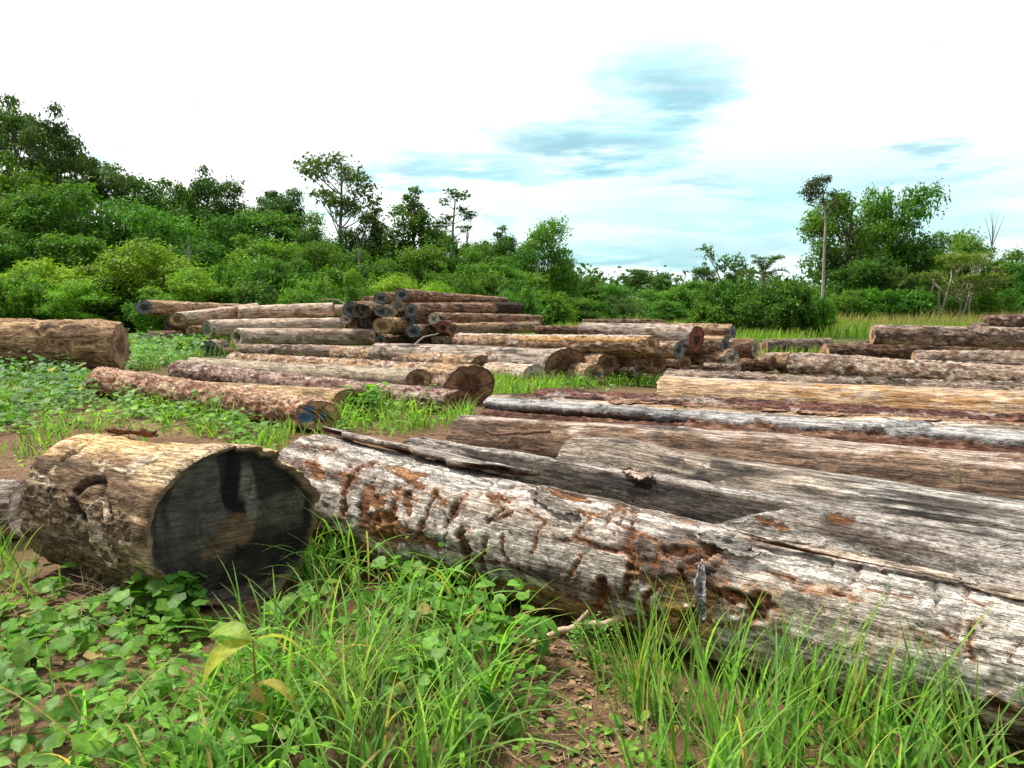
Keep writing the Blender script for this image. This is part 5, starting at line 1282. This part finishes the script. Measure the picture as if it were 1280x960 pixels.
d1 = N.n('ShaderNodeTexNoise', i_Vector=cv.outputs[0], i_Scale=5.0, i_Detail=7.0, i_Roughness=.58)
cv2 = N.n('ShaderNodeCombineXYZ', i_0=az, i_1=N.math('MULTIPLY', el, 5.5), i_2=3.0)
d2 = N.n('ShaderNodeTexNoise', i_Vector=cv2.outputs[0], i_Scale=7.0, i_Detail=4.5, i_Roughness=.6)
az_ = N.math('ADD', az, N.math('MULTIPLY', N.math('SUBTRACT', d1.outputs[0], .5), .34))
el_ = N.math('ADD', el, N.math('MULTIPLY', N.math('SUBTRACT', d2.outputs[0], .5), .12))
def blobs(lst):
    acc = None
    for (u, v, ru, rv, s) in lst:
        r_ = ray(u, v); a0 = math.atan2(r_[0], r_[1]); e0 = math.asin(r_[2]/np.linalg.norm(r_))
        ra, re = ru/F*math.cos(a0)**1.2, rv/F
        q1 = N.math('MULTIPLY', N.math('SUBTRACT', az_, a0), 1/ra); q2 = N.math('MULTIPLY', N.math('SUBTRACT', el_, e0), 1/re)
        dd = N.math('SQRT', N.math('ADD', N.math('MULTIPLY', q1, q1), N.math('MULTIPLY', q2, q2)))
        bl = N.rng(dd, 1.6, .15, 0, s, True)
        acc = bl if acc is None else N.math('MAXIMUM', acc, bl)
    return acc
TEAL = [(960,270,400,95,.85),(830,108,135,56,1),(765,180,165,42,1),(580,215,130,26,.9),(640,275,45,26,.8),(900,215,120,26,.7),(860,245,150,26,.6),(800,322,200,34,.95),(980,300,140,26,.7),
        (1150,187,75,18,.8),(1215,215,110,20,.75),(1120,130,80,16,.35),(130,185,40,20,.6),(270,133,16,9,.7),(434,91,10,5,.6),(1163,59,12,6,.6),(1230,275,90,22,.6),(1010,250,110,20,.45),(400,255,60,30,.5)]
GREY = [(860,318,150,12,.55),(1130,225,90,10,.45),(600,210,90,12,.5),(845,120,70,18,.75),(735,182,110,20,.95),(1145,188,48,11,.8),(540,217,70,13,.6),(770,324,90,11,.7),(900,233,60,9,.5),(1250,290,60,10,.5),(960,310,70,9,.5),(630,300,30,10,.5)]
tm = N.math('MULTIPLY', blobs(TEAL), N.rng(d2.outputs[0], .30, .60, .55, 1.0)); gm = N.math('MULTIPLY', blobs(GREY), N.rng(d1.outputs[0], .30, .62, .45, 1.0))
WH = (9.6, 9.7, 9.7)
skyc = N.mixc(1.0, sky.outputs[0], (.95, 1.25, 1.02), 'MULTIPLY')
thin = N.mixc(.60, skyc, (3.3, 7.5, 8.2))
# cloud deck: white ahead, unseen part behind the viewer dimmed to shape the light
sd = (math.sin(SUN_AZ)*math.cos(SUN_EL), math.cos(SUN_AZ)*math.cos(SUN_EL), math.sin(SUN_EL))
dp = N.n('ShaderNodeVectorMath', operation='DOT_PRODUCT', i_0=tc.outputs['Generated'], i_1=sd).outputs['Value']
deck = N.mixc(N.rng(sx.outputs[1], -.45, .35, 0, 1, True), (3.5, 3.7, 3.8), WH)
deck = N.mixc(N.rng(d1.outputs[0], .55, .72, 0, .22), deck, (7.0, 7.8, 8.2))
c1 = N.mixc(tm, deck, thin)
c1 = N.mixc(gm, c1, (2.4, 4.3, 5.2))
c1 = N.mixc(N.rng(sx.outputs[2], 0.0, -.05, 0, 1), c1, (1.6, 1.7, 1.5))
N.l(c1, bg.inputs['Color']); bg.inputs['Strength'].default_value = 0.10
sun = bpy.data.lights.new('sun', 'SUN'); sun.energy = 3.9; sun.angle = math.radians(8); sun.color = (1, .93, .82)
so = bpy.data.objects.new('sun', sun); COL.objects.link(so)
from mathutils import Vector
so.rotation_euler = Vector(sd).to_track_quat('Z', 'Y').to_euler()
so.location = (-20, 25, 40)
vs = SC.view_settings; SC.display_settings.display_device = 'sRGB'
vs.view_transform = 'Standard'; vs.look = 'None'; vs.exposure = 0.54; vs.gamma = 1.0; vs.use_curve_mapping = False
SC.render.engine = 'CYCLES'; cy = SC.cycles
cy.max_bounces = 6; cy.diffuse_bounces = 3; cy.glossy_bounces = 2; cy.transmission_bounces = 3; cy.transparent_max_bounces = 4
cy.use_denoising = True; cy.caustics_reflective = False; cy.caustics_refractive = False
try: cy.denoiser = 'OPENIMAGEDENOISE'
except Exception: pass
